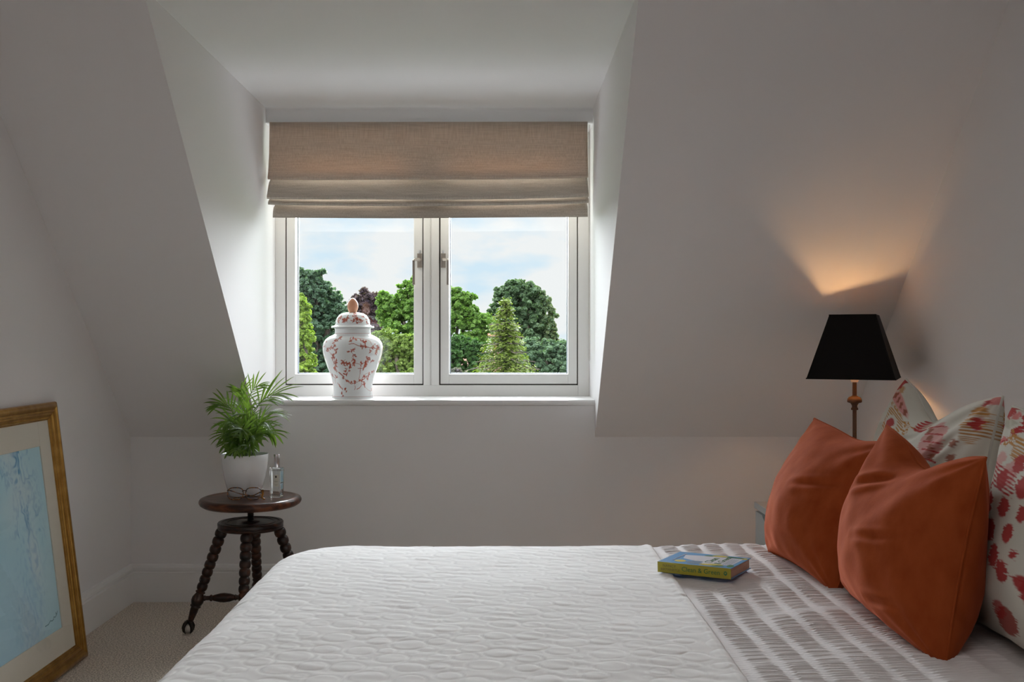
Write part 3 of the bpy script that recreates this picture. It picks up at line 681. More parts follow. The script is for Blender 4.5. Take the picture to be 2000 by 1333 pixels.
# ------------------------------------------------------------------ bed
ZB = .60; BX0, BX1, BY0, BY1 = -.60, XR-.02, 1.20, 2.775
M_matt = mat('mattress_ticking', (.75, .73, .70), .9); M_base = mat('bed_base_fabric', (.45, .43, .40), .9)
bed = empty('bed', (.45, 1.98, 0), 'low double bed under white bedding, head against the right wall', 'bed')
def bb(l): return [(x0-.45, x1-.45, y0-1.98, y1-1.98, z0, z1) for x0, x1, y0, y1, z0, z1 in l]
boxes('mattress', bb([(BX0+.05, BX1-.01, BY0+.05, BY1-.05, .33, ZB-.025)]), M_matt, bed, bevel=.04)
boxes('base', bb([(BX0+.06, BX1-.01, BY0+.06, BY1-.06, .10, .33)]), M_base, bed, bevel=.01)
for x in (BX0+.14, BX1-.1):
    for y in (BY0+.14, BY1-.14): boxes('leg', bb([(x-.03, x+.03, y-.03, y+.03, 0, .10)]), M_wleg, bed)
Rr, RC = .085, .13
def drape(X, Y, base, h, xmax=9.):
    """lay flat cloth coordinates over the rounded bed block; h is relief along the normal"""
    qx = np.clip(X, BX0+Rr+RC, xmax); qy = np.clip(Y, BY0+Rr+RC, BY1-Rr-RC)
    dx, dy = X-qx, Y-qy; d = np.hypot(dx, dy); ux, uy = dx/np.maximum(d, 1e-6), dy/np.maximum(d, 1e-6)
    s = np.maximum(d-RC, 0); tht = np.minimum(s/Rr, PI/2); ex = np.maximum(s-Rr*PI/2, 0)
    hor = np.where(d < RC, d, RC+Rr*np.sin(tht))+ex*.04; ver = -Rr*(1-np.cos(tht))-ex
    nh, nv_ = np.sin(tht), np.cos(tht)
    return np.stack([qx+ux*(hor+h*nh), qy+uy*(hor+h*nh), base+ver+h*nv_], -1)
M_cov = mat('white_quilted_cotton', (.80, .785, .77), .9, spec=.15, bump=(700, 2, .12, .0006, I3), sheen=.15)
# quilted coverlet: packed oval pillows in relief
xs = np.concatenate([np.linspace(-.97, -.80, 18, endpoint=False), np.arange(-.80, .392, .0036)]); ys = np.concatenate([np.linspace(.98, 1.60, 50, endpoint=False), np.arange(1.60, 2.86, .0036), np.linspace(2.86, 3.0, 20)])
X, Y = np.meshgrid(xs, ys, indexing='ij')
Hc = .0014*sfield(X, Y, 11, 8, 5)+.0005*sfield(X, Y, 30, 10, 6)+.00045*sfield(X, Y, 120, 14, 7, .6, 1.3)
cells = {}; circ = []
def try_put(x, y, r):
    gx, gy = int(x/.08), int(y/.08)
    for i in (-1, 0, 1):
        for j in (-1, 0, 1):
            for (a, b, q) in cells.get((gx+i, gy+j), ()):
                if (a-x)**2+(b-y)**2 < (q+r+.0015)**2: return
    cells.setdefault((gx, gy), []).append((x, y, r)); circ.append((x, y, r))
rq = random.Random(5)
for rr_, nn_ in ((.028, 900), (.023, 1600), (.018, 2600), (.0135, 2500), (.010, 2000)):
    for _ in range(nn_): try_put(rq.uniform(-.9, .40), rq.uniform(1.2, 2.95), rr_*rq.uniform(.9, 1.1))
for (cx, cy, r_) in circ:
    ex_ = 1.10; i0, i1 = np.searchsorted(xs, (cx-r_*1.5, cx+r_*1.5)); j0, j1 = np.searchsorted(ys, (cy-r_*1.4, cy+r_*1.4))
    if i1 <= i0 or j1 <= j0: continue
    d = np.hypot((X[i0:i1, j0:j1]-cx)/ex_, (Y[i0:i1, j0:j1]-cy)*1.05); amp = min(1, r_/.02)
    Hc[i0:i1, j0:j1] += amp*(.0004*np.clip(1-(d/r_)**2, 0, 1)**.5 - .0008*np.exp(-((d-r_)/.0020)**2))
Hc += .003*np.exp(-((X-.380)/.010)**2)
o = grid_mesh('coverlet', drape(X, Y, ZB+.006, Hc), M_cov)
tag(o, 'white quilted coverlet with a pebble pattern over the foot of the bed', 'bedspread')
m = o.modifiers.new('solid', 'SOLIDIFY'); m.thickness = .004; m.offset = 1 if False else -1
# seersucker duvet cover
M_duv = mat('white_seersucker_cotton', (.78, .755, .755), .85, spec=.2, bump=(500, 2, .08, .0006, I3))
xs = np.arange(.34, 1.47, .0058); ys = np.concatenate([np.linspace(.98, 1.5, 60, endpoint=False), np.arange(1.5, 2.90, .0026), np.linspace(2.90, 3.0, 12)])
X, Y = np.meshgrid(xs, ys, indexing='ij')
per = .056; ph = ((X-.40+.004*np.sin(Y*7)) % per)/per; bandm = np.clip(np.sin(PI*np.clip((ph-.24)/.76, 0, 1))*2.6, 0, 1)
wav = 2*PI/.0115
bi = np.floor((X-.40)/per)
phz = Y*wav+1.5*sfield(X*.3+bi*1.7, Y, 22, 8, 41)+1.1*sfield(X+bi*.9, Y, 60, 8, 42)
rn = np.sin(phz)+.45*np.sin(phz*.53+bi*2.1+X*20)+.25*np.sin(phz*1.7+X*35)
rn *= .85+.25*sfield(X, Y, 30, 8, 43)
brk = 1-.5*np.exp(-((((Y-1.9)+.03*np.sin(X*5)) % .29-.14)/.016)**2)
Hd = bandm*brk*(.0017*rn+.0012)+.0022*sfield(X, Y, 8, 8, 15)+.0015*sfield(X, Y, 24, 10, 16)
Hd = np.maximum(Hd, -.004)*np.clip((X-.383)/.03, 0, 1)+.012*np.clip((X-.42)/.35, 0, 1)
o = grid_mesh('duvet', drape(X, Y, ZB+.002, Hd, 9.), M_duv)
tag(o, 'white seersucker striped duvet folded at the pillow end of the bed', 'duvet')
m = o.modifiers.new('solid', 'SOLIDIFY'); m.thickness = .012; m.offset = -1

# ------------------------------------------------------------------ cushions
def pillow(name, BL, BR, TR, TL, thick, m, n=110, pinch=.10, chop=0., chopx=.5, power=.42, belly=.2, folds=.004, seed=0, color=None, parent=None, nose=None, creases=()):
    BL, BR, TR, TL = [np.array(v, float) for v in (BL, BR, TR, TL)]
    t = np.linspace(0, 1, n); t = .5-.5*np.cos(PI*t)*(.55)-.5*(1-2*t)*.45          # denser at the border
    U, V_ = np.meshgrid(t, t, indexing='ij'); us, vs_ = 2*U-1, 2*V_-1
    u2 = .5+.5*us*(1-pinch*(1-vs_**2)); v2 = .5+.5*vs_*(1-pinch*(1-us**2))
    v2 = v2-chop*np.exp(-((U-chopx)/.24)**2)*np.clip(V_, 0, 1)**3
    P0 = (BL*((1-u2)*(1-v2))[..., None]+BR*(u2*(1-v2))[..., None]+TR*(u2*v2)[..., None]+TL*((1-u2)*v2)[..., None])
    e1 = ((BR-BL)+(TR-TL)); e2 = ((TL-BL)+(TR-BR)); nr = np.cross(e1, e2); nr /= np.linalg.norm(nr)
    prof_ = np.clip((1-us**2)*(1-vs_**2), 0, 1)**power*(1-belly*vs_)
    prof_ *= (1-.35*chop*4*np.exp(-((U-chopx)/.2)**2)*np.clip(V_, 0, 1)**2)
    sheets = []
    for s in (1, -1):
        edge = np.clip(1-prof_, 0, 1)
        wr = sfield(U, V_, 9, 8, seed+3*s+5)*.5+sfield(U, V_, 24, 10, seed+s+9)*.25
        rad = np.zeros_like(U)
        for (cx, cy) in ((0, 0), (1, 0), (1, 1), (0, 1)):
            d = np.hypot(U-cx, V_-cy)+1e-3; an = np.arctan2(V_-cy, U-cx); rad += np.sin(an*11+seed+cx*3+cy*2)*np.exp(-d/.26)*np.clip(d/.08, 0, 1)
        ed = np.clip(prof_*2.2, 0, 1)
        h = prof_*thick/2+(wr*folds+rad*folds*1.1)*ed
        for (x0, y0, x1, y1, dep, wd_) in creases:
            dx, dy = x1-x0, y1-y0; tt = np.clip(((U-x0)*dx+(V_-y0)*dy)/(dx*dx+dy*dy), 0, 1); dd = np.hypot(U-x0-tt*dx, V_-y0-tt*dy)
            fade = np.sin(PI*np.clip(tt*.9+.08, 0, 1)); h -= dep*np.exp(-(dd/wd_)**2)*ed*fade; h += dep*.6*np.exp(-((dd-wd_*1.9)/wd_)**2)*ed*fade
        sheets.append(P0+nr*(s*h)[..., None])
    F_, B_ = sheets
    V = np.concatenate([F_.reshape(-1, 3), B_.reshape(-1, 3)]); idx = np.arange(n*n).reshape(n, n)
    q1 = np.stack([idx[:-1, :-1], idx[1:, :-1], idx[1:, 1:], idx[:-1, 1:]], -1).reshape(-1, 4); q2 = q1[:, ::-1]+n*n
    border = np.concatenate([idx[:, 0], idx[-1, 1:], idx[-2::-1, -1], idx[0, -2:0:-1]]); nb = np.roll(border, -1)
    q3 = np.stack([border, border+n*n, nb+n*n, nb], -1)
    col = None
    if color is not None: cc = color(U, V_); col = np.concatenate([cc.reshape(-1, 3)]*2)
    o = arr_mesh(name, V, np.concatenate([q1, q2, q3]), m, parent, col)
    return o, F_, border
M_rust = mat('rust_velvet', (.29, .052, .012), .9, spec=.08, sheen=.6, noise=(34, 6, (.38, .082, .022), .25, .75, (1, 1, .6)), bump=(160, 3, .18, .0012, I3))
def seam(o, F_, border, m, r=.0022):
    pts = F_.reshape(-1, 3)[border]; pts = np.concatenate([pts, pts[:1]])[::2]
    v, f = tube_data([Vector(p) for p in pts], r, 6); mesh('piping', v, f, m, o, smooth=True)
# Y far -> image left
def pw(px, py, r): return tuple(W(px, py, r))
ca, F1, bd = pillow('cushion', (.675, 2.60, .612), (.715, 2.20, .600), (.868, 2.20, .935), (.822, 2.695, .945), .215, M_rust, n=100, power=.52, pinch=.07, chop=.04, chopx=.62, seed=2, folds=.0045, creases=((.55, .5, .92, .62, .005, .022),))
tag(ca, 'rust velvet cushion nearer the window, leaning on the floral pillow', 'cushion', 'rust velvet cushions'); seam(ca, F1, bd, M_rust)
cb, F2, bd = pillow('cushion', (.735, 2.16, .612), (.742, 1.712, .593), (.822, 1.735, .952), (.826, 2.20, .968), .225, M_rust, n=120, power=.52, pinch=.06, chop=.13, chopx=.52, seed=8, folds=.005, creases=((.26, .66, .52, .88, .010, .024), (.50, .42, .85, .52, .005, .02), (.6, .12, .9, .2, .005, .018)))
tag(cb, 'rust velvet cushion in front, with a dented top edge', 'cushion', 'rust velvet cushions'); seam(cb, F2, bd, M_rust)
# printed pillows
cream = (.66, .645, .57); REDI = (.42, .035, .035); PINK = (.62, .20, .19); OCH = (.48, .23, .06); BRN = (.27, .07, .03); OLV = (.38, .37, .27)
class Ikat(Canvas):
    def __init__(s, U, V_, seed, w=.74, h=.50):
        r = np.random.default_rng(seed); jit = r.normal(0, 1, 400); jj = np.interp((V_*190), np.arange(400), jit)
        j2 = r.normal(0, 1, 900)[np.clip((V_*330).astype(int), 0, 899)]
        super().__init__(U*w+.0045*jj+.0035*j2, V_*h, cream); s.w, s.h = w, h; s.streak = .5+.5*np.sin(V_*420+2*jj)
        s.c *= (1+.03*sfield(U, V_, 12, 6, seed))[..., None]
    def blob(s, u, v, rx, ry, col, a=.95, ang=0): s.disc(u*s.w, v*s.h, rx, ry, col, .004, a*1., ang)
    def hat(s, u, v, rx, ry, col, a=.9):
        d = np.hypot((s.X-u*s.w)/rx, (s.Y-v*s.h)/ry); s.put(np.clip((1-d)*8, 0, 1)*(s.streak > .35), col, a)
    def ring(s, u, v, r, col, w=.0022):
        d = np.hypot(s.X-u*s.w, s.Y-v*s.h); s.put((w-np.abs(d-r))/.001+.5, col)
def motif_ochre(k, u, v, sc=1):
    k.hat(u, v, .062*sc, .055*sc, OCH, .95); k.hat(u, v-.01, .058*sc, .05*sc, (.36, .15, .04), .35); k.blob(u, v, .030*sc, .026*sc, cream); k.blob(u, v, .018*sc, .017*sc, REDI)
def motif_pink(k, u, v, sc=1, ang=-.9):
    k.blob(u, v, .075*sc, .042*sc, PINK, .6, ang)
    for i in range(4):
        t = (i-1.5)*.034*sc; k.blob(u+t*math.cos(ang)/k.w, v+t*math.sin(ang)/k.h, .012*sc, .009*sc, BRN, .85)
    for i in (-1.2, -.2, .9, 1.6): yy = v*k.h+i*.03*sc; k.line(u*k.w-.040*sc, yy+.004, u*k.w+.036*sc, yy-.006, .0016, REDI, .001)
def motif_zig(k, u, v, sc=1, flip=1):
    for i in range(5):
        L = .05*sc*(1-.16*i); k.leaf(u*k.w, v*k.h-(i-2)*.011*sc, flip*L, .0065*sc, 0 if flip > 0 else 0, REDI, .002)
    k.leaf(u*k.w-.02*flip, v*k.h+.022*sc, .085*sc, .006*sc, -.12, REDI, .002); k.leaf(u*k.w-.02*flip, v*k.h-.022*sc, .07*sc, .006*sc, .22, REDI, .002)
def motif_keys(k, u, v):
    for i in range(3):
        x, y = u+i*.035, v-i*.05+.05; k.ring(x, y, .009, OCH); k.line((x-.04)*k.w, y*k.h, x*k.w-.008, y*k.h, .0022, OCH, .001); k.ring(x-.045, y-.01, .006, OCH)
def motif_dots(k, u, v):
    for i in range(3): k.blob(u+i*.02, v-i*.075, .016, .011, BRN, .9, -.2)
def motif_bloom(k, u, v, sc=1):
    for (a, b, r) in ((0, 0, .022), (.045, .05, .026), (-.04, .045, .022), (.05, -.04, .022), (-.035, -.05, .025), (0, .085, .022), (.08, .005, .020), (.01, -.09, .025), (-.05, -.11, .020), (.055, -.11, .024), (-.07, .0, .014)):
        k.blob(u+a*sc/k.w, v+b*sc/k.h, r*sc, r*.85*sc, REDI, .95)
    for a, b in ((.022, .025), (-.02, -.02), (.02, -.06)): k.blob(u+a*sc/k.w, v+b*sc/k.h, .007*sc, .007*sc, cream)
def paint_back(U, V_):
    k = Ikat(U, V_, 4); k.blob(.03, .97, .04, .022, REDI); k.blob(.12, .965, .035, .010, OCH, .8); k.blob(.22, .925, .11, .016, PINK, .8)
    for i in range(4): k.blob(.12+.07*i, .925, .014, .010, BRN, .85); k.blob(.16+.05*i, .885, .010, .005, OCH, .8)
    k.hat(.27, .80, .10, .052, OCH, .95); k.blob(.27, .80, .048, .026, cream); k.blob(.27, .80, .028, .017, REDI)
    for a, b in ((.40, .88), (.44, .84), (.38, .78), (.50, .90)): k.ring(a, b, .010, OCH, .003); k.line((a-.06)*k.w, (b-.01)*k.h, a*k.w-.010, b*k.h, .003, OCH, .001)
    for i in range(5): k.leaf(.46*k.w, (.985-.022*i)*k.h, .16, .0055, -.03*i, REDI, .002)
    k.blob(.14, .70, .04, .03, OLV, .4); k.blob(.62, .93, .06, .02, OLV, .5)
    k.blob(.75, .76, .060, .060, PINK, .65, .9)
    for i in range(4): k.blob(.70+.035*i, .84-.055*i, .016, .010, BRN, .85)
    for i in range(5): k.line(.66*k.w+.01*i, (.87-.05*i)*k.h, .80*k.w+.01*i, (.85-.05*i)*k.h, .0018, REDI, .001)
    motif_dots(k, .885, .76); k.hat(.945, .86, .046, .050, OCH, .95); k.hat(.945, .82, .046, .02, (.36, .15, .04), .5); k.blob(.955, .865, .020, .016, REDI)
    k.blob(.985, .985, .020, .014, PINK, .9); k.blob(.955, .965, .012, .008, REDI, .9); motif_bloom(k, .2, .25); motif_ochre(k, .55, .35, 1.1); motif_bloom(k, .8, .3, .8); motif_pink(k, .4, .5); return np.clip(k.c, 0, 1)
def paint_front(U, V_):
    k = Ikat(U, V_, 9); k.blob(.03, .975, .022, .014, REDI); k.blob(.08, .975, .015, .010, PINK); motif_zig(k, .13, .945, .9); k.blob(.07, .935, .03, .012, OLV, .5)
    for a, b in ((.13, .90), (.16, .885), (.11, .865)): k.ring(a, b, .009, OCH, .0028); k.line((a+.08)*k.w, b*k.h, a*k.w+.010, b*k.h, .0026, OCH, .001)
    k.hat(.24, .84, .05, .022, OCH); k.leaf(.015*k.w, .80*k.h, .075, .009, .55, PINK, .003); k.line(.02*k.w, .815*k.h, .11*k.w, .87*k.h, .0016, REDI, .001)
    k.blob(.12, .775, .032, .018, PINK, .6, .5); k.blob(.21, .765, .030, .016, PINK, .6, .6); k.blob(.24, .73, .022, .022, PINK, .55)
    for i in range(6): k.line(.06*k.w+.007*i, (.765-.018*i)*k.h, .27*k.w+.004*i, (.745-.018*i)*k.h, .0020, REDI, .001)
    motif_bloom(k, .26, .60, 1.2); motif_bloom(k, .10, .56, .55); k.blob(.41, .43, .014, .011, REDI); k.hat(.20, .27, .022, .045, OLV, .8); k.blob(.14, .33, .02, .03, OLV, .4)
    k.blob(.53, .30, .055, .030, REDI); k.blob(.47, .325, .04, .016, REDI); k.blob(.38, .13, .050, .030, (.33, .05, .035), .9); k.blob(.33, .16, .03, .02, REDI, .8)
    k.hat(.62, .62, .05, .05, OCH); motif_pink(k, .60, .80); motif_ochre(k, .8, .5); motif_bloom(k, .85, .75)
    return np.clip(k.c, 0, 1)
M_print = mat('ikat_print_cotton', (.7, .68, .6), .85, spec=.15, attr='print', bump=(400, 2, .06, .0006, I3))
M_plain = mat('cream_piping', (.62, .61, .55), .85)
o, F_, bd = pillow('pillow', (.885, 2.66, .605), (.905, 1.97, .600), (.963, 1.965, 1.043), (1.05, 2.66, 1.050), .18, M_print, n=260, pinch=.10, chop=.14, chopx=.50, seed=20, folds=.0055, power=.40, color=paint_back, creases=((.3, .70, .62, .86, .008, .025), (.7, .55, .92, .85, .005, .02)))
tag(o, 'cream pillow with red and ochre ikat print, nearer the lamp', 'pillow', 'ikat printed pillows'); seam(o, F_, bd, M_plain, .0028)
o, F_, bd = pillow('pillow', (.925, 1.985, .602), (.900, 1.28, .600), (.975, 1.28, 1.04), (.957, 1.915, 1.027), .20, M_print, n=260, pinch=.09, chop=.10, chopx=.5, seed=31, folds=.005, power=.40, color=paint_front)
tag(o, 'cream ikat pillow cut by the right edge, beside the front rust cushion', 'pillow', 'ikat printed pillows'); seam(o, F_, bd, M_plain, .0028)

# ------------------------------------------------------------------ book
M_pages = mat('page_block', (.50, .33, .24), .9, noise=(400, 1, (.62, .45, .34), .3, .7, (.02, .02, 1)))
M_cblue = mat('cover_blue', (.075, .33, .66), .35, coat=.3); M_spine = mat('cover_yellow', (.42, .37, .015), .4, coat=.3)
M_cwht = mat('cover_white', (.66, .66, .72), .4, coat=.2); M_cgrn = mat('cover_green', (.03, .17, .04), .4, coat=.2); M_cyel = mat('cover_lemon', (.62, .50, .03), .4, coat=.2); M_cdk = mat('cover_dark_text', (.16, .14, .02), .5); M_cslate = mat('cover_slate', (.10, .20, .33), .4, coat=.2)
bw, bh, bt = .178, .132, .024
book = empty('book', (.510, 2.283, ZB+.015), 'blue and yellow paperback book lying on the coverlet edge of the bed', 'book')
book.rotation_euler = (0, math.radians(1.5), math.radians(180-33))
# local frame: x along the spine (towards the book head), y away from the page side
def bbx(name, l, m, par=book, bevel=0): return boxes(name, l, m, par, bevel)
bbx('page_block', [(.003, bw-.003, -bh+.004, -.002, .0012, bt-.0012)], M_pages)
bbx('cover', [(0, bw, -bh, 0, bt-.0012, bt), (0, bw, -bh, 0, 0, .0012)], M_cblue)
sp_ = bbx('spine', [(0, bw, -.0012, .0008, 0, bt)], M_spine); sp_['label'] = 'yellow spine'
def text(body, size, Mx, m, par, name='lettering', spacing=1.0, bold=.0):
    cu = bpy.data.curves.new(name, 'FONT'); cu.body = body; cu.size = size; cu.extrude = .00012; cu.space_character = spacing; cu.offset = bold; cu.resolution_u = 3
    o = bpy.data.objects.new(name, cu); COL.objects.link(o)
    dg = bpy.context.evaluated_depsgraph_get(); me = bpy.data.meshes.new_from_object(o.evaluated_get(dg)); bpy.data.objects.remove(o); me.materials.clear()
    me.transform(Mx); return link(name, me, m, par)
# text runs from x=bw (image left) to x=0 on the spine face (normal +y)
def spineM(x, z): return Matrix(((-1, 0, 0, x), (0, 0, 1, .0009), (0, 1, 0, z), (0, 0, 0, 1)))
text('NANCY', .0088, spineM(bw-.013, .0135), M_cdk, sp_, spacing=1.1)
text('BIRTWHISTLE', .0078, spineM(bw-.008, .0050), M_cdk, sp_)
text('Clean & Green', .0152, spineM(bw-.060, .0072), M_cgrn, sp_, bold=.00005)
mk = [Vector((.0125+.0042*math.cos(a), .0010, .012+.0050*math.sin(a))) for a in [2*PI*i/8 for i in range(8)]]
mesh('emblem', mk, [tuple(range(8))], M_cgrn, sp_)
mesh('emblem', [Vector((.0125+.0018*math.cos(a), .0012, .0125+.002*math.sin(a))) for a in [2*PI*i/6 for i in range(6)]], [tuple(range(6))], M_spine, sp_)
zt_ = bt+.0002
def flat(name, pts, m, z=zt_): return mesh(name, [(x, y, z) for x, y in pts], [tuple(range(len(pts)))], m, book)
def ell(cx, cy, rx, ry, ang=0, n=20): return [(cx+rx*math.cos(t)*math.cos(ang)-ry*math.sin(t)*math.sin(ang), cy+rx*math.cos(t)*math.sin(ang)+ry*math.sin(t)*math.cos(ang)) for t in [2*PI*i/n for i in range(n)]]
flat('cover_art', [(.010, -.028), (.080, -.024), (.094, -.040), (.140, -.062), (.150, -.100), (.080, -.112), (.010, -.108)], M_cwht)
for cx, cy, rx, ry, an, m in ((.134, -.030, .014, .012, 0, M_cyel), (.095, -.020, .018, .010, .3, M_cslate), (.100, -.034, .020, .010, .3, M_cslate), (.062, -.017, .020, .009, .1, M_cyel), (.036, -.014, .014, .008, .2, M_cgrn), (.046, -.026, .018, .006, 0, M_cyel), (.010, -.024, .008, .014, .2, M_cgrn), (.070, -.118, .020, .009, .1, M_cyel), (.095, -.112, .012, .006, 0, M_cgrn), (.042, -.118, .012, .006, .3, M_cgrn), (.022, -.116, .012, .006, 0, M_cgrn), (.008, -.112, .007, .008, 0, M_cyel)):
    flat('cover_art', ell(cx, cy, rx, ry, an), m, bt+.0004)
def coverM(x, y): return Matrix(((-1, 0, 0, x), (0, -1, 0, y), (0, 0, 1, bt+.0006), (0, 0, 0, 1)))
# cover lettering reads across the book, from the spine to the fore edge
def coverR(x, y): return Matrix(((0, 1, 0, x), (-1, 0, 0, y), (0, 0, 1, bt+.0005), (0, 0, 0, 1)))
text('Clean', .026, coverR(.062, -.036), M_cgrn, book, 'cover_lettering'); text('& Green', .024, coverR(.038, -.032), M_cgrn, book, 'cover_lettering')
text('NANCY BIRTWHISTLE', .0082, coverR(.150, -.030), M_cwht, book, 'cover_lettering')
for i in range(4): flat('cover_print', [(.016+i*.005, -.034), (.016+i*.005, -.098), (.0172+i*.005, -.098), (.0172+i*.005, -.034)], M_cslate, bt+.0005)

# ------------------------------------------------------------------ bedside cabinet and lamp
M_grey = mat('pale_grey_paint', (.44, .465, .475), .45); M_cutout_shade = mat('cutout_shade_dark', (.02, .018, .016), .9)
NX0, NX1, NY0, NY1, NZ = .972, XR-.024, 3.46, 3.95, .527
cab = empty('bedside_cabinet', ((NX0+NX1)/2, (NY0+NY1)/2, 0), 'pale grey bedside cabinet behind the cushions, under the lamp', 'cabinet')
def nb_(name, l, m, par=cab, bevel=.002):
    cx, cy = (NX0+NX1)/2, (NY0+NY1)/2; return boxes(name, [(a-cx, b-cx, c-cy, d-cy, e, f) for a, b, c, d, e, f in l], m, par, bevel)
nb_('cabinet_top', [(NX0, NX1, NY0, NY1, NZ-.025, NZ)], M_grey)
nb_('body', [(NX0+.022, NX1, NY0+.004, NY1-.004, .04, NZ-.025)], M_grey)
for z0, z1 in ((.285, .492), (.062, .270)):
    # drawer front with a scooped finger cut-out in its top edge
    n = 24; pts = [(NY0+.010, z0), (NY1-.010, z0), (NY1-.010, z1)]
    for i in range(n+1):
        t = i/n; y = NY1-.11-t*(NY1-NY0-.22); pts.append((y, z1-.030*math.sin(PI*t)**.6 if 0 < i < n else z1))
    pts.append((NY0+.010, z1)); cx, cy = (NX0+NX1)/2, (NY0+NY1)/2
    bm = bmesh.new(); f1 = [bm.verts.new((NX0+.003-cx, y-cy, z)) for y, z in pts]; f2 = [bm.verts.new((NX0+.021-cx, y-cy, z)) for y, z in pts]
    bm.faces.new(f1); bm.faces.new(f2[::-1])
    for i in range(len(pts)): j = (i+1) % len(pts); bm.faces.new((f1[i], f2[i], f2[j], f1[j]))
    bobj('drawer', bm, M_grey, cab)
nb_('cutout_shade', [(NX0+.020, NX0+.0225, NY0+.09, NY1-.09, .45, .500)], M_cutout_shade, bevel=0); nb_('cutout_shade', [(NX0+.020, NX0+.0225, NY0+.09, NY1-.09, .23, .284)], M_cutout_shade, bevel=0)  # dark sheets standing in for the shade inside the finger cut-outs
nb_('foot', [(NX0+.03, NX0+.07, NY0+.02, NY0+.06, 0, .04)], M_grey); nb_('foot', [(NX1-.07, NX1-.03, NY0+.02, NY0+.06, 0, .04)], M_grey)
nb_('foot', [(NX0+.03, NX0+.07, NY1-.06, NY1-.02, 0, .04)], M_grey); nb_('foot', [(NX1-.07, NX1-.03, NY1-.06, NY1-.02, 0, .04)], M_grey)
LX, LY = 1.287, 3.735
lampo = empty('table_lamp', (LX, LY, NZ), 'lit table lamp with a black tapered square shade and bronze stem', 'lamp')
M_shade = mat('black_card_shade', (.006, .0045, .004), .65, spec=.15); M_gilt = mat('shade_lining', (.55, .36, .16), .45, metal=.3)
M_brz = mat('aged_bronze_stem', (.075, .036, .018), .6, metal=.3, noise=(60, 3, (.07, .03, .015), .4, .7, I3))
zz0, zz1 = 1.013-NZ, 1.244-NZ; rot = Matrix.Rotation(math.radians(-24.5), 4, 'Z')
hb, ht = .150, .079
def shade_shell(name, off, m, rim=False):
    q = []
    for z, h in ((zz0, hb-off), (zz1, ht-off)):
        for sx_, sy_ in ((-1, -1), (1, -1), (1, 1), (-1, 1)): q.append(rot @ Vector((sx_*h, sy_*h, z)))
    o = mesh(name, q, [(0, 1, 5, 4), (1, 2, 6, 5), (2, 3, 7, 6), (3, 0, 4, 7)], m, lampo); s = o.modifiers.new('s', 'SOLIDIFY'); s.thickness = .0012; s.offset = 0; return o
shade_shell('shade', 0, M_shade); shade_shell('shade_lining', .0022, M_gilt)
for z, h in ((zz0+.001, hb+.0005), (zz1-.001, ht+.0005)):
    c4 = [rot @ Vector((a*h, b*h, z)) for a, b in ((-1, -1), (1, -1), (1, 1), (-1, 1), (-1, -1))]
    v, f = tube_data(c4, .0022, 6); mesh('shade_trim', v, f, M_shade, lampo)
# spider holding the shade
sw = [tube_data([rot @ Vector((a*ht, b*ht, zz1-.004)), Vector((a*.004, b*.004, zz1-.012))], .0012, 5) for a, b in ((-1, -1), (1, 1), (1, -1), (-1, 1))]
V, F = join_data(sw); mesh('shade_carrier', V, F, M_brz, lampo)
def lz(py): return CAM_H-(py-667)*S*.83-NZ
lathe('stem', [(.001, 0), (.062, 0), (.064, .006), (.060, .012), (.045, .016), (.030, .030), (.014, .045), (.009, .060), (.0075, .080), (.0072, lz(803)), (.0125, lz(802)), (.0125, lz(799)), (.0095, lz(797)), (.0100, lz(793)), (.0150, lz(789)), (.0245, lz(787.5)), (.0262, lz(785.5)), (.0250, lz(781)), (.0205, lz(777.5)), (.0130, lz(776)), (.0080, lz(774)), (.0075, lz(749)), (.0075, lz(747)), (.001, lz(747))], M_brz, lampo, n=28, caps=False)
lathe('bulb_holder', [(.0115, lz(748)), (.0145, lz(744)), (.0145, lz(722)), (.010, lz(720))], mat('holder_ceramic', (.8, .72, .62), .5), lampo, n=20)
zb_ = 1.105-NZ
M_bulb = mat('frosted_bulb', (1, .8, .5), .5, emit=((1.0, .55, .22), 22))
vs, fs = sphere_data((0, 0, zb_), .0155, 16, 10); mesh('bulb', vs, fs, M_bulb, lampo, smooth=True)
tube('bulb_neck', [(0, 0, lz(721)), (0, 0, zb_-.013)], [.009, .011], M_cap, lampo)
pl_ = lamp('lamp_bulb_light', 'POINT', (0, 0, zb_+.001), (0, 0, 0), 10.5, (1.0, .56, .24), shadow_soft_size=.017); pl_.parent = lampo

# ------------------------------------------------------------------ garden beyond the window
tag(boxes('garden_bounce_ground', [(-15, 15, 5.3, 12, -5.4, -5.18)], mat('pale_bounce_ground', (.68, .67, .67), 1, noise=(9, 4, (.80, .79, .79), .3, .7, I3))), kind='structure')  # unseen pale ground added to bounce daylight up onto the dormer ceiling
tag(boxes('garden_lawn', [(-150, 150, 12, 400, -5.4, -5.2)], mat('lawn', (.06, .11, .03), 1, noise=(.8, 4, (.10, .16, .05), .3, .7, I3))), kind='structure')
M_bark = mat('bark', (.06, .045, .035), .95, noise=(6, 4, (.13, .11, .09), .3, .7, (1, 1, .2)))
def leafmat(name, c1, c2, c3=None):
    m = mat(name, c1, .55, spec=.3, trans=(.38, tuple(min(1, x*1.7) for x in c2))); t = m.node_tree; b = t.nodes['Principled BSDF']
    a = N(t, 'ShaderNodeAttribute', attribute_name='print'); t.links.new(a.outputs['Color'], b.inputs['Base Color']); 
    tr = [n for n in t.nodes if n.type == 'BSDF_TRANSLUCENT'][0]; mu = N(t, 'ShaderNodeMixRGB', blend_type='MULTIPLY'); mu.inputs[0].default_value = 1; mu.inputs[2].default_value = (1.3, 1.5, .6, 1)
    t.links.new(a.outputs['Color'], mu.inputs[1]); t.links.new(mu.outputs[0], tr.inputs[0]); return m
M_leaf = leafmat('leaf', (.1, .2, .05), (.1, .2, .05))
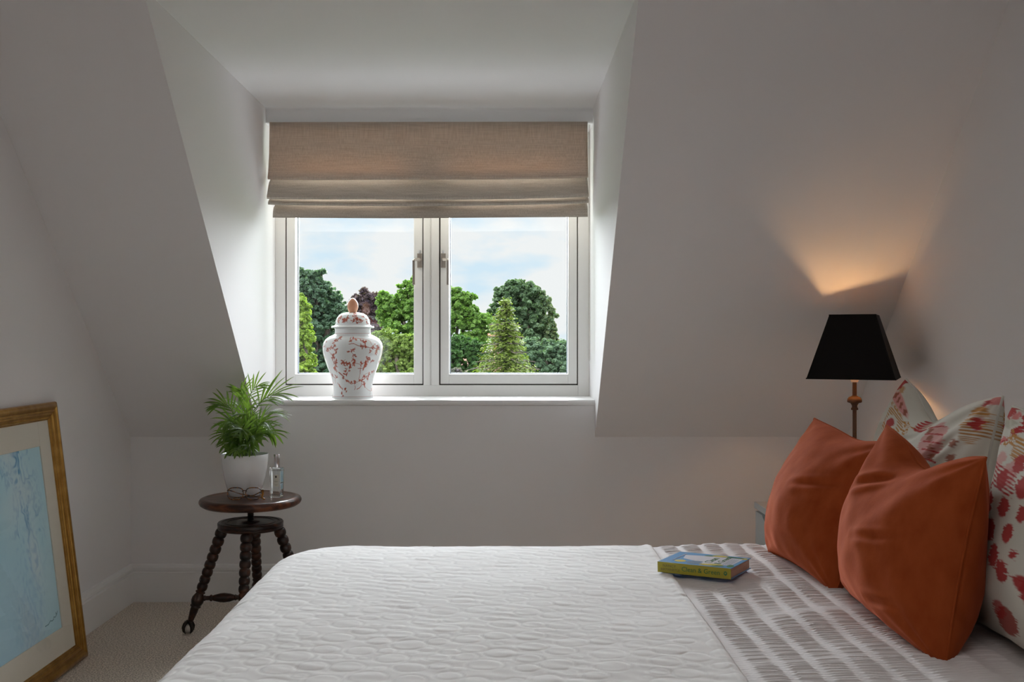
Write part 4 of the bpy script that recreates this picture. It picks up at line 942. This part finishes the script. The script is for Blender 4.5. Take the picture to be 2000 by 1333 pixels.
def leaves(pts, nrm, size, c1, c2, r, c3=None, c3f=None, asp=.55):
    n = len(pts); d = r.normal(0, 1, (n, 3)); d -= nrm*(d*nrm).sum(1)[:, None]; d /= np.linalg.norm(d, axis=1)[:, None]+1e-9
    nrm2 = nrm+r.normal(0, .55, (n, 3)); nrm2 /= np.linalg.norm(nrm2, axis=1)[:, None]
    s = np.cross(nrm2, d); s /= np.linalg.norm(s, axis=1)[:, None]+1e-9; L = (size*r.uniform(.6, 1.4, n))[:, None]
    V = np.stack([pts-d*L, pts+s*L*asp, pts+d*L, pts-s*L*asp], 1).reshape(-1, 3); Q = np.arange(4*n).reshape(n, 4)
    t = np.clip(r.normal(.5, .3, n), 0, 1)[:, None]; c = (np.array(c1)*(1-t)+np.array(c2)*t)*.90
    if c3 is not None: k = c3f(pts)[:, None]; c = c*(1-k)+np.array(c3)*k
    return V, Q, np.repeat(c, 4, axis=0)
def tree(name, label, Yd, blobs, n, size, c1, c2, seed, trunk=True, c3=None, c3f=None, group=None, cat='tree', asp=.55, density=None):
    """blobs: (photo x, photo y, radius in photo px, squash) at distance Yd; crown of leafy clumps"""
    r = np.random.default_rng(seed); rr = Yd/D0; k = S*rr
    C = np.array([[(x-983)*k, Yd+r.uniform(-.45, .45)*R*k*1.2, CAM_H-(y-667)*k] for x, y, R, sq in blobs]); R = np.array([b[2]*k for b in blobs]); SQ = np.array([b[3] for b in blobs])
    base = Vector((float(C[:, 0].mean()), Yd, -5.2)); root = empty(name, base, label, cat, group)
    n = int(n*1.45); size = size*.80; sub_c, sub_r = [], []
    for c, R_, s in zip(C, R, SQ):     # each blob is broken up into smaller clumps on its surface
        m = 110
        v = r.normal(0, 1, (m, 3)); v /= np.linalg.norm(v, axis=1)[:, None]; v[:, 2] *= s
        sub_c.append(c+v*R_*r.uniform(.45, 1.08, (m, 1))); sub_r.append(R_*r.uniform(.05, .17, m))
    sub_c = np.concatenate(sub_c); sub_r = np.concatenate(sub_r)
    p = sub_r**2; p /= p.sum(); idx = r.choice(len(sub_c), n, p=p); v = r.normal(0, 1, (n, 3)); v /= np.linalg.norm(v, axis=1)[:, None]
    pts = sub_c[idx]+v*(sub_r[idx]*r.uniform(.6, 1.12, n))[:, None]*np.array([1.15, 1.15, .75]); nr = v+np.array([0, 0, .6]); nr /= np.linalg.norm(nr, axis=1)[:, None]
    V, Q, cc = leaves(pts, nr, size, c1, c2, r, c3, c3f, asp)
    o = arr_mesh('foliage', V-np.array(base), Q, M_leaf, root, cc, smooth=False); o['kind'] = 'stuff'
    # trunk and boughs
    top = Vector((float(C[:, 0].mean()), Yd, float(C[:, 2].mean()))); data = []
    h = top.z+5.2; tp = [Vector((.12*math.sin(i*1.3+seed), .1*math.cos(i*1.7), h*i/6)) for i in range(7)]
    data.append(tube_data(tp, [h*.016*(1-.11*i) for i in range(7)], 10))
    for c in C[:14]:
        e_ = Vector(c)-base; s0 = Vector((0, 0, h*r.uniform(.45, .8))); mid = s0.lerp(e_, .5)+Vector((0, 0, .15))
        data.append(tube_data([s0, mid, e_], [h*.012, h*.008, h*.003], 6))
    V_, F_ = join_data(data); mesh('trunk', V_, F_, M_bark, root, smooth=True)
    return root
gT = 'trees beyond the window'
tree('purple_tree', 'dark purple leaved tree behind the ginger jar lid', 34, [(705, 605, 24, 1), (722, 588, 15, 1), (698, 588, 13, .9), (740, 610, 18, 1), (690, 620, 22, 1), (715, 640, 30, 1), (735, 582, 7, 1), (712, 572, 8, 1), (722, 660, 34, 1), (700, 690, 40, 1)], 15000, .10, (.055, .040, .060), (.13, .085, .105), 3, group=gT)
tree('broadleaf_tree', 'tall dark blue green tree at the left edge of the left pane', 24, [(590, 545, 24, .8), (612, 538, 12, .7), (628, 532, 8, .6), (602, 562, 22, 1), (632, 566, 14, .9), (620, 550, 10, .8), (580, 580, 34, 1), (622, 590, 32, 1), (648, 583, 20, .9), (655, 610, 26, 1), (608, 630, 40, 1), (640, 650, 40, 1), (665, 668, 24, 1), (600, 680, 45, 1), (650, 700, 40, 1), (560, 600, 40, 1), (555, 680, 50, 1), (630, 740, 50, 1), (580, 540, 16, 1), (638, 558, 8, .8)], 46000, .060, (.030, .070, .040), (.12, .20, .13), 4, group=gT)
tree('broadleaf_tree', 'spreading mid green tree seen on both sides of the mullion', 22, [(755, 588, 20, .8), (748, 580, 11, .8), (775, 605, 26, .9), (800, 580, 24, .9), (820, 560, 22, .9), (795, 555, 9, .6), (812, 548, 8, .7), (830, 600, 40, 1), (790, 630, 36, 1), (860, 590, 34, 1), (885, 590, 26, 1), (905, 585, 18, .7), (900, 606, 22, 1), (918, 612, 18, .9), (880, 575, 14, .8), (922, 580, 9, .5), (890, 620, 34, 1), (925, 630, 26, .9), (945, 628, 18, .8), (955, 640, 18, 1), (870, 660, 50, 1), (930, 665, 32, 1), (760, 620, 26, 1), (800, 680, 40, 1), (845, 720, 50, 1), (780, 560, 5, .6)], 62000, .055, (.045, .115, .018), (.20, .34, .065), 5, group=gT)
tree('broadleaf_tree', 'large round crowned tree on the right, browning on its right side', 30, [(1020, 590, 40, .95), (985, 580, 22, .9), (1005, 565, 20, .9), (1030, 568, 20, .9), (1050, 590, 24, .9), (1062, 620, 26, 1), (1000, 620, 40, 1), (970, 605, 16, .9), (1040, 640, 40, 1), (1070, 648, 18, 1), (1078, 665, 14, 1), (1020, 680, 50, 1), (1060, 690, 30, 1), (1016, 553, 8, .6), (995, 555, 7, .6)], 46000, .072, (.040, .085, .040), (.145, .22, .12), 6, c3=(.22, .19, .08), c3f=lambda p: np.clip((p[:, 0]-.9)/1.5, 0, .6)*(rng.random(len(p)) < .45), group=gT)
tree('bush', 'yellow green bush at the bottom left of the left pane', 15, [(583, 590, 14, 1.3), (590, 610, 18, 1.3), (580, 650, 30, 1.3), (596, 660, 20, 1.2), (580, 700, 34, 1.2), (600, 705, 18, 1.1), (590, 740, 34, 1), (565, 620, 24, 1)], 26000, .030, (.09, .17, .02), (.33, .44, .07), 7, group=gT, cat='bush')
tree('bush', 'light olive green bush right of the ginger jar', 15.4, [(760, 665, 26, .9), (745, 690, 26, 1), (785, 680, 26, 1), (800, 665, 14, .8), (770, 710, 34, 1), (805, 705, 26, 1), (740, 730, 30, 1), (800, 745, 36, 1), (822, 690, 20, 1), (735, 660, 12, .8)], 34000, .034, (.08, .14, .025), (.27, .36, .09), 8, group=gT, cat='bush')
tree('bush', 'dark green laurel bush at the bottom left of the right pane', 17, [(895, 675, 24, .8), (880, 690, 26, 1), (920, 680, 22, .8), (905, 710, 34, 1), (940, 700, 24, .9), (880, 735, 34, 1), (930, 740, 36, 1), (860, 680, 20, 1), (945, 680, 12, .8)], 32000, .036, (.020, .065, .018), (.09, .19, .05), 9, group=gT, cat='bush')
tree('bush', 'blue green shrub below the red roof at the right pane edge', 19, [(1050, 680, 24, .8), (1040, 700, 28, 1), (1075, 685, 24, .8), (1095, 690, 22, .9), (1100, 675, 14, .8), (1080, 710, 34, 1), (1110, 715, 30, 1), (1050, 735, 36, 1), (1100, 745, 36, 1), (1032, 670, 12, .8), (1125, 690, 26, 1)], 38000, .036, (.045, .095, .055), (.17, .26, .16), 10, group=gT, cat='bush')
tree('flowering_bush', 'mauve flowered bush low in the right pane corner', 11, [(893, 728, 10, .8), (905, 735, 10, .8), (880, 735, 14, .8), (895, 745, 18, 1)], 7000, .022, (.05, .09, .04), (.24, .19, .25), 12, group=gT, cat='bush')
# conifer: drooping tiers of feathery sprays
def conifer():
    Yd = 14.5; k = S*Yd/D0; r = np.random.default_rng(33); ax, top = (987-983)*k, CAM_H-(592-667)*k; base = Vector((ax, Yd, -5.2)); root = empty('conifer', base, 'yellow green pointed conifer in the middle of the right pane', 'tree', gT)
    P_, N_, cl = [], [], []; tip_frac = []
    z = top; br = []
    while z > top-3.2:
        h = top-z; R = min(.10+.50*h, 1.25)*r.uniform(.85, 1.12); nb = max(4, int(7+h*5)); a0 = r.uniform(0, 6.28)
        for i in range(nb):
            a = a0+2*PI*i/nb+r.uniform(-.25, .25); Rb = R*r.uniform(.7, 1.1); L = int(220*Rb+25); t = r.uniform(.12, 1, L)
            spread = .16*(1-.5*t)*Rb+.025; lat = r.normal(0, 1, L)*spread; zz_ = z-.12*h**.5*t-.22*Rb*t**2+.10*Rb*(t > .8)*(t-.8)*5+r.normal(0, .025, L)-.05*r.random(L)*Rb
            P_.append(np.stack([base.x+math.cos(a)*t*Rb-math.sin(a)*lat, base.y+math.sin(a)*t*Rb+math.cos(a)*lat, zz_], 1)); nv_ = np.tile([math.cos(a)*.5, math.sin(a)*.5, .9], (L, 1)); N_.append(nv_); tip_frac.append(t)
            br.append(tube_data([Vector((0, 0, z+5.2)), Vector((math.cos(a)*Rb*.5, math.sin(a)*Rb*.5, z+5.2-.05)), Vector((math.cos(a)*Rb, math.sin(a)*Rb, z+5.2-.2*Rb))], [.015, .010, .004], 4))
        z -= r.uniform(.075, .12)
    P_ = np.concatenate(P_); N_ = np.concatenate(N_); N_ /= np.linalg.norm(N_, axis=1)[:, None]; sh = np.concatenate(tip_frac)
    V, Q, c = leaves(P_, N_, .026, (.030, .060, .010), (.11, .165, .025), r, asp=.35)
    s4 = np.repeat(sh, 4)[:, None]; c = c*(1-s4*.6)+np.array((.17, .21, .040))*s4*.6  # leaf colour blends to yellow green towards the branch tips
    o = arr_mesh('foliage', V-np.array(base), Q, M_leaf, root, c, smooth=False); o['kind'] = 'stuff'
    br.append(tube_data([(0, 0, 0), (0, 0, 3.5), (0, 0, top+5.2)], [.16, .09, .01], 8)); V_, F_ = join_data(br); mesh('trunk', V_, F_, M_bark, root, smooth=True)
conifer()
# distant hedge line closing the garden
def hedge():
    r = np.random.default_rng(50); n = 60000; x = r.uniform(-24, 12, n); top = .6+.7*np.sin(x*.45)+.4*np.sin(x*1.7+1)+.2*np.sin(x*4.3); z = top-np.abs(r.normal(0, 1.6, n)); y = 46+r.uniform(-1, 1, n)
    V, Q, c = leaves(np.stack([x, y, z], 1), np.tile([0, -.7, .7], (n, 1)), .16, (.03, .07, .025), (.12, .18, .08), r); base = Vector((-6, 46, -5.2))
    root = empty('tree_belt', base, 'distant dark green belt of trees behind the garden', 'trees'); o = arr_mesh('foliage', V-np.array(base), Q, M_leaf, root, c, smooth=False); o['kind'] = 'stuff'
hedge()
# neighbouring houses with tiled roofs, mostly hidden
M_tile = mat('clay_tile', (.33, .11, .06), .8, noise=(3, 3, (.42, .17, .10), .3, .7, I3)); M_brick = mat('far_brick', (.32, .15, .10), .9); M_pinkroof = mat('pale_clay_tile', (.55, .33, .28), .8)
def house(loc, w, d, hw, hr, mt, label, rz=0):
    root = empty('house', loc, label, 'house', rotz=rz)
    boxes('wall', [(-w/2, w/2, -d/2, d/2, 0, hw)], M_brick, root)
    bm = bmesh.new(); q = [bm.verts.new(p) for p in ((-w/2-.3, -d/2-.3, hw), (w/2+.3, -d/2-.3, hw), (w/2+.3, d/2+.3, hw), (-w/2-.3, d/2+.3, hw), (0, -d/2-.3, hw+hr), (0, d/2+.3, hw+hr))]
    for f in ((0, 1, 4), (1, 2, 5, 4), (2, 3, 5), (3, 0, 4, 5), (0, 3, 2, 1)): bm.faces.new([q[i] for i in f])
    bobj('roof', bm, mt, root); boxes('chimney', [(w*.25-.3, w*.25+.3, -.3, .3, hw+hr*.3, hw+hr+.5)], M_brick, root)
house((6.35, 38, -5.2), 7.0, 9, 4.9, 3.0, M_tile, 'house with a red tiled roof just showing at the right pane edge')
house((-1.1, 41, -5.2), 2.6, 6, 5.0, 1.7, M_pinkroof, 'house with a pale pink roof glimpsed between two trees')
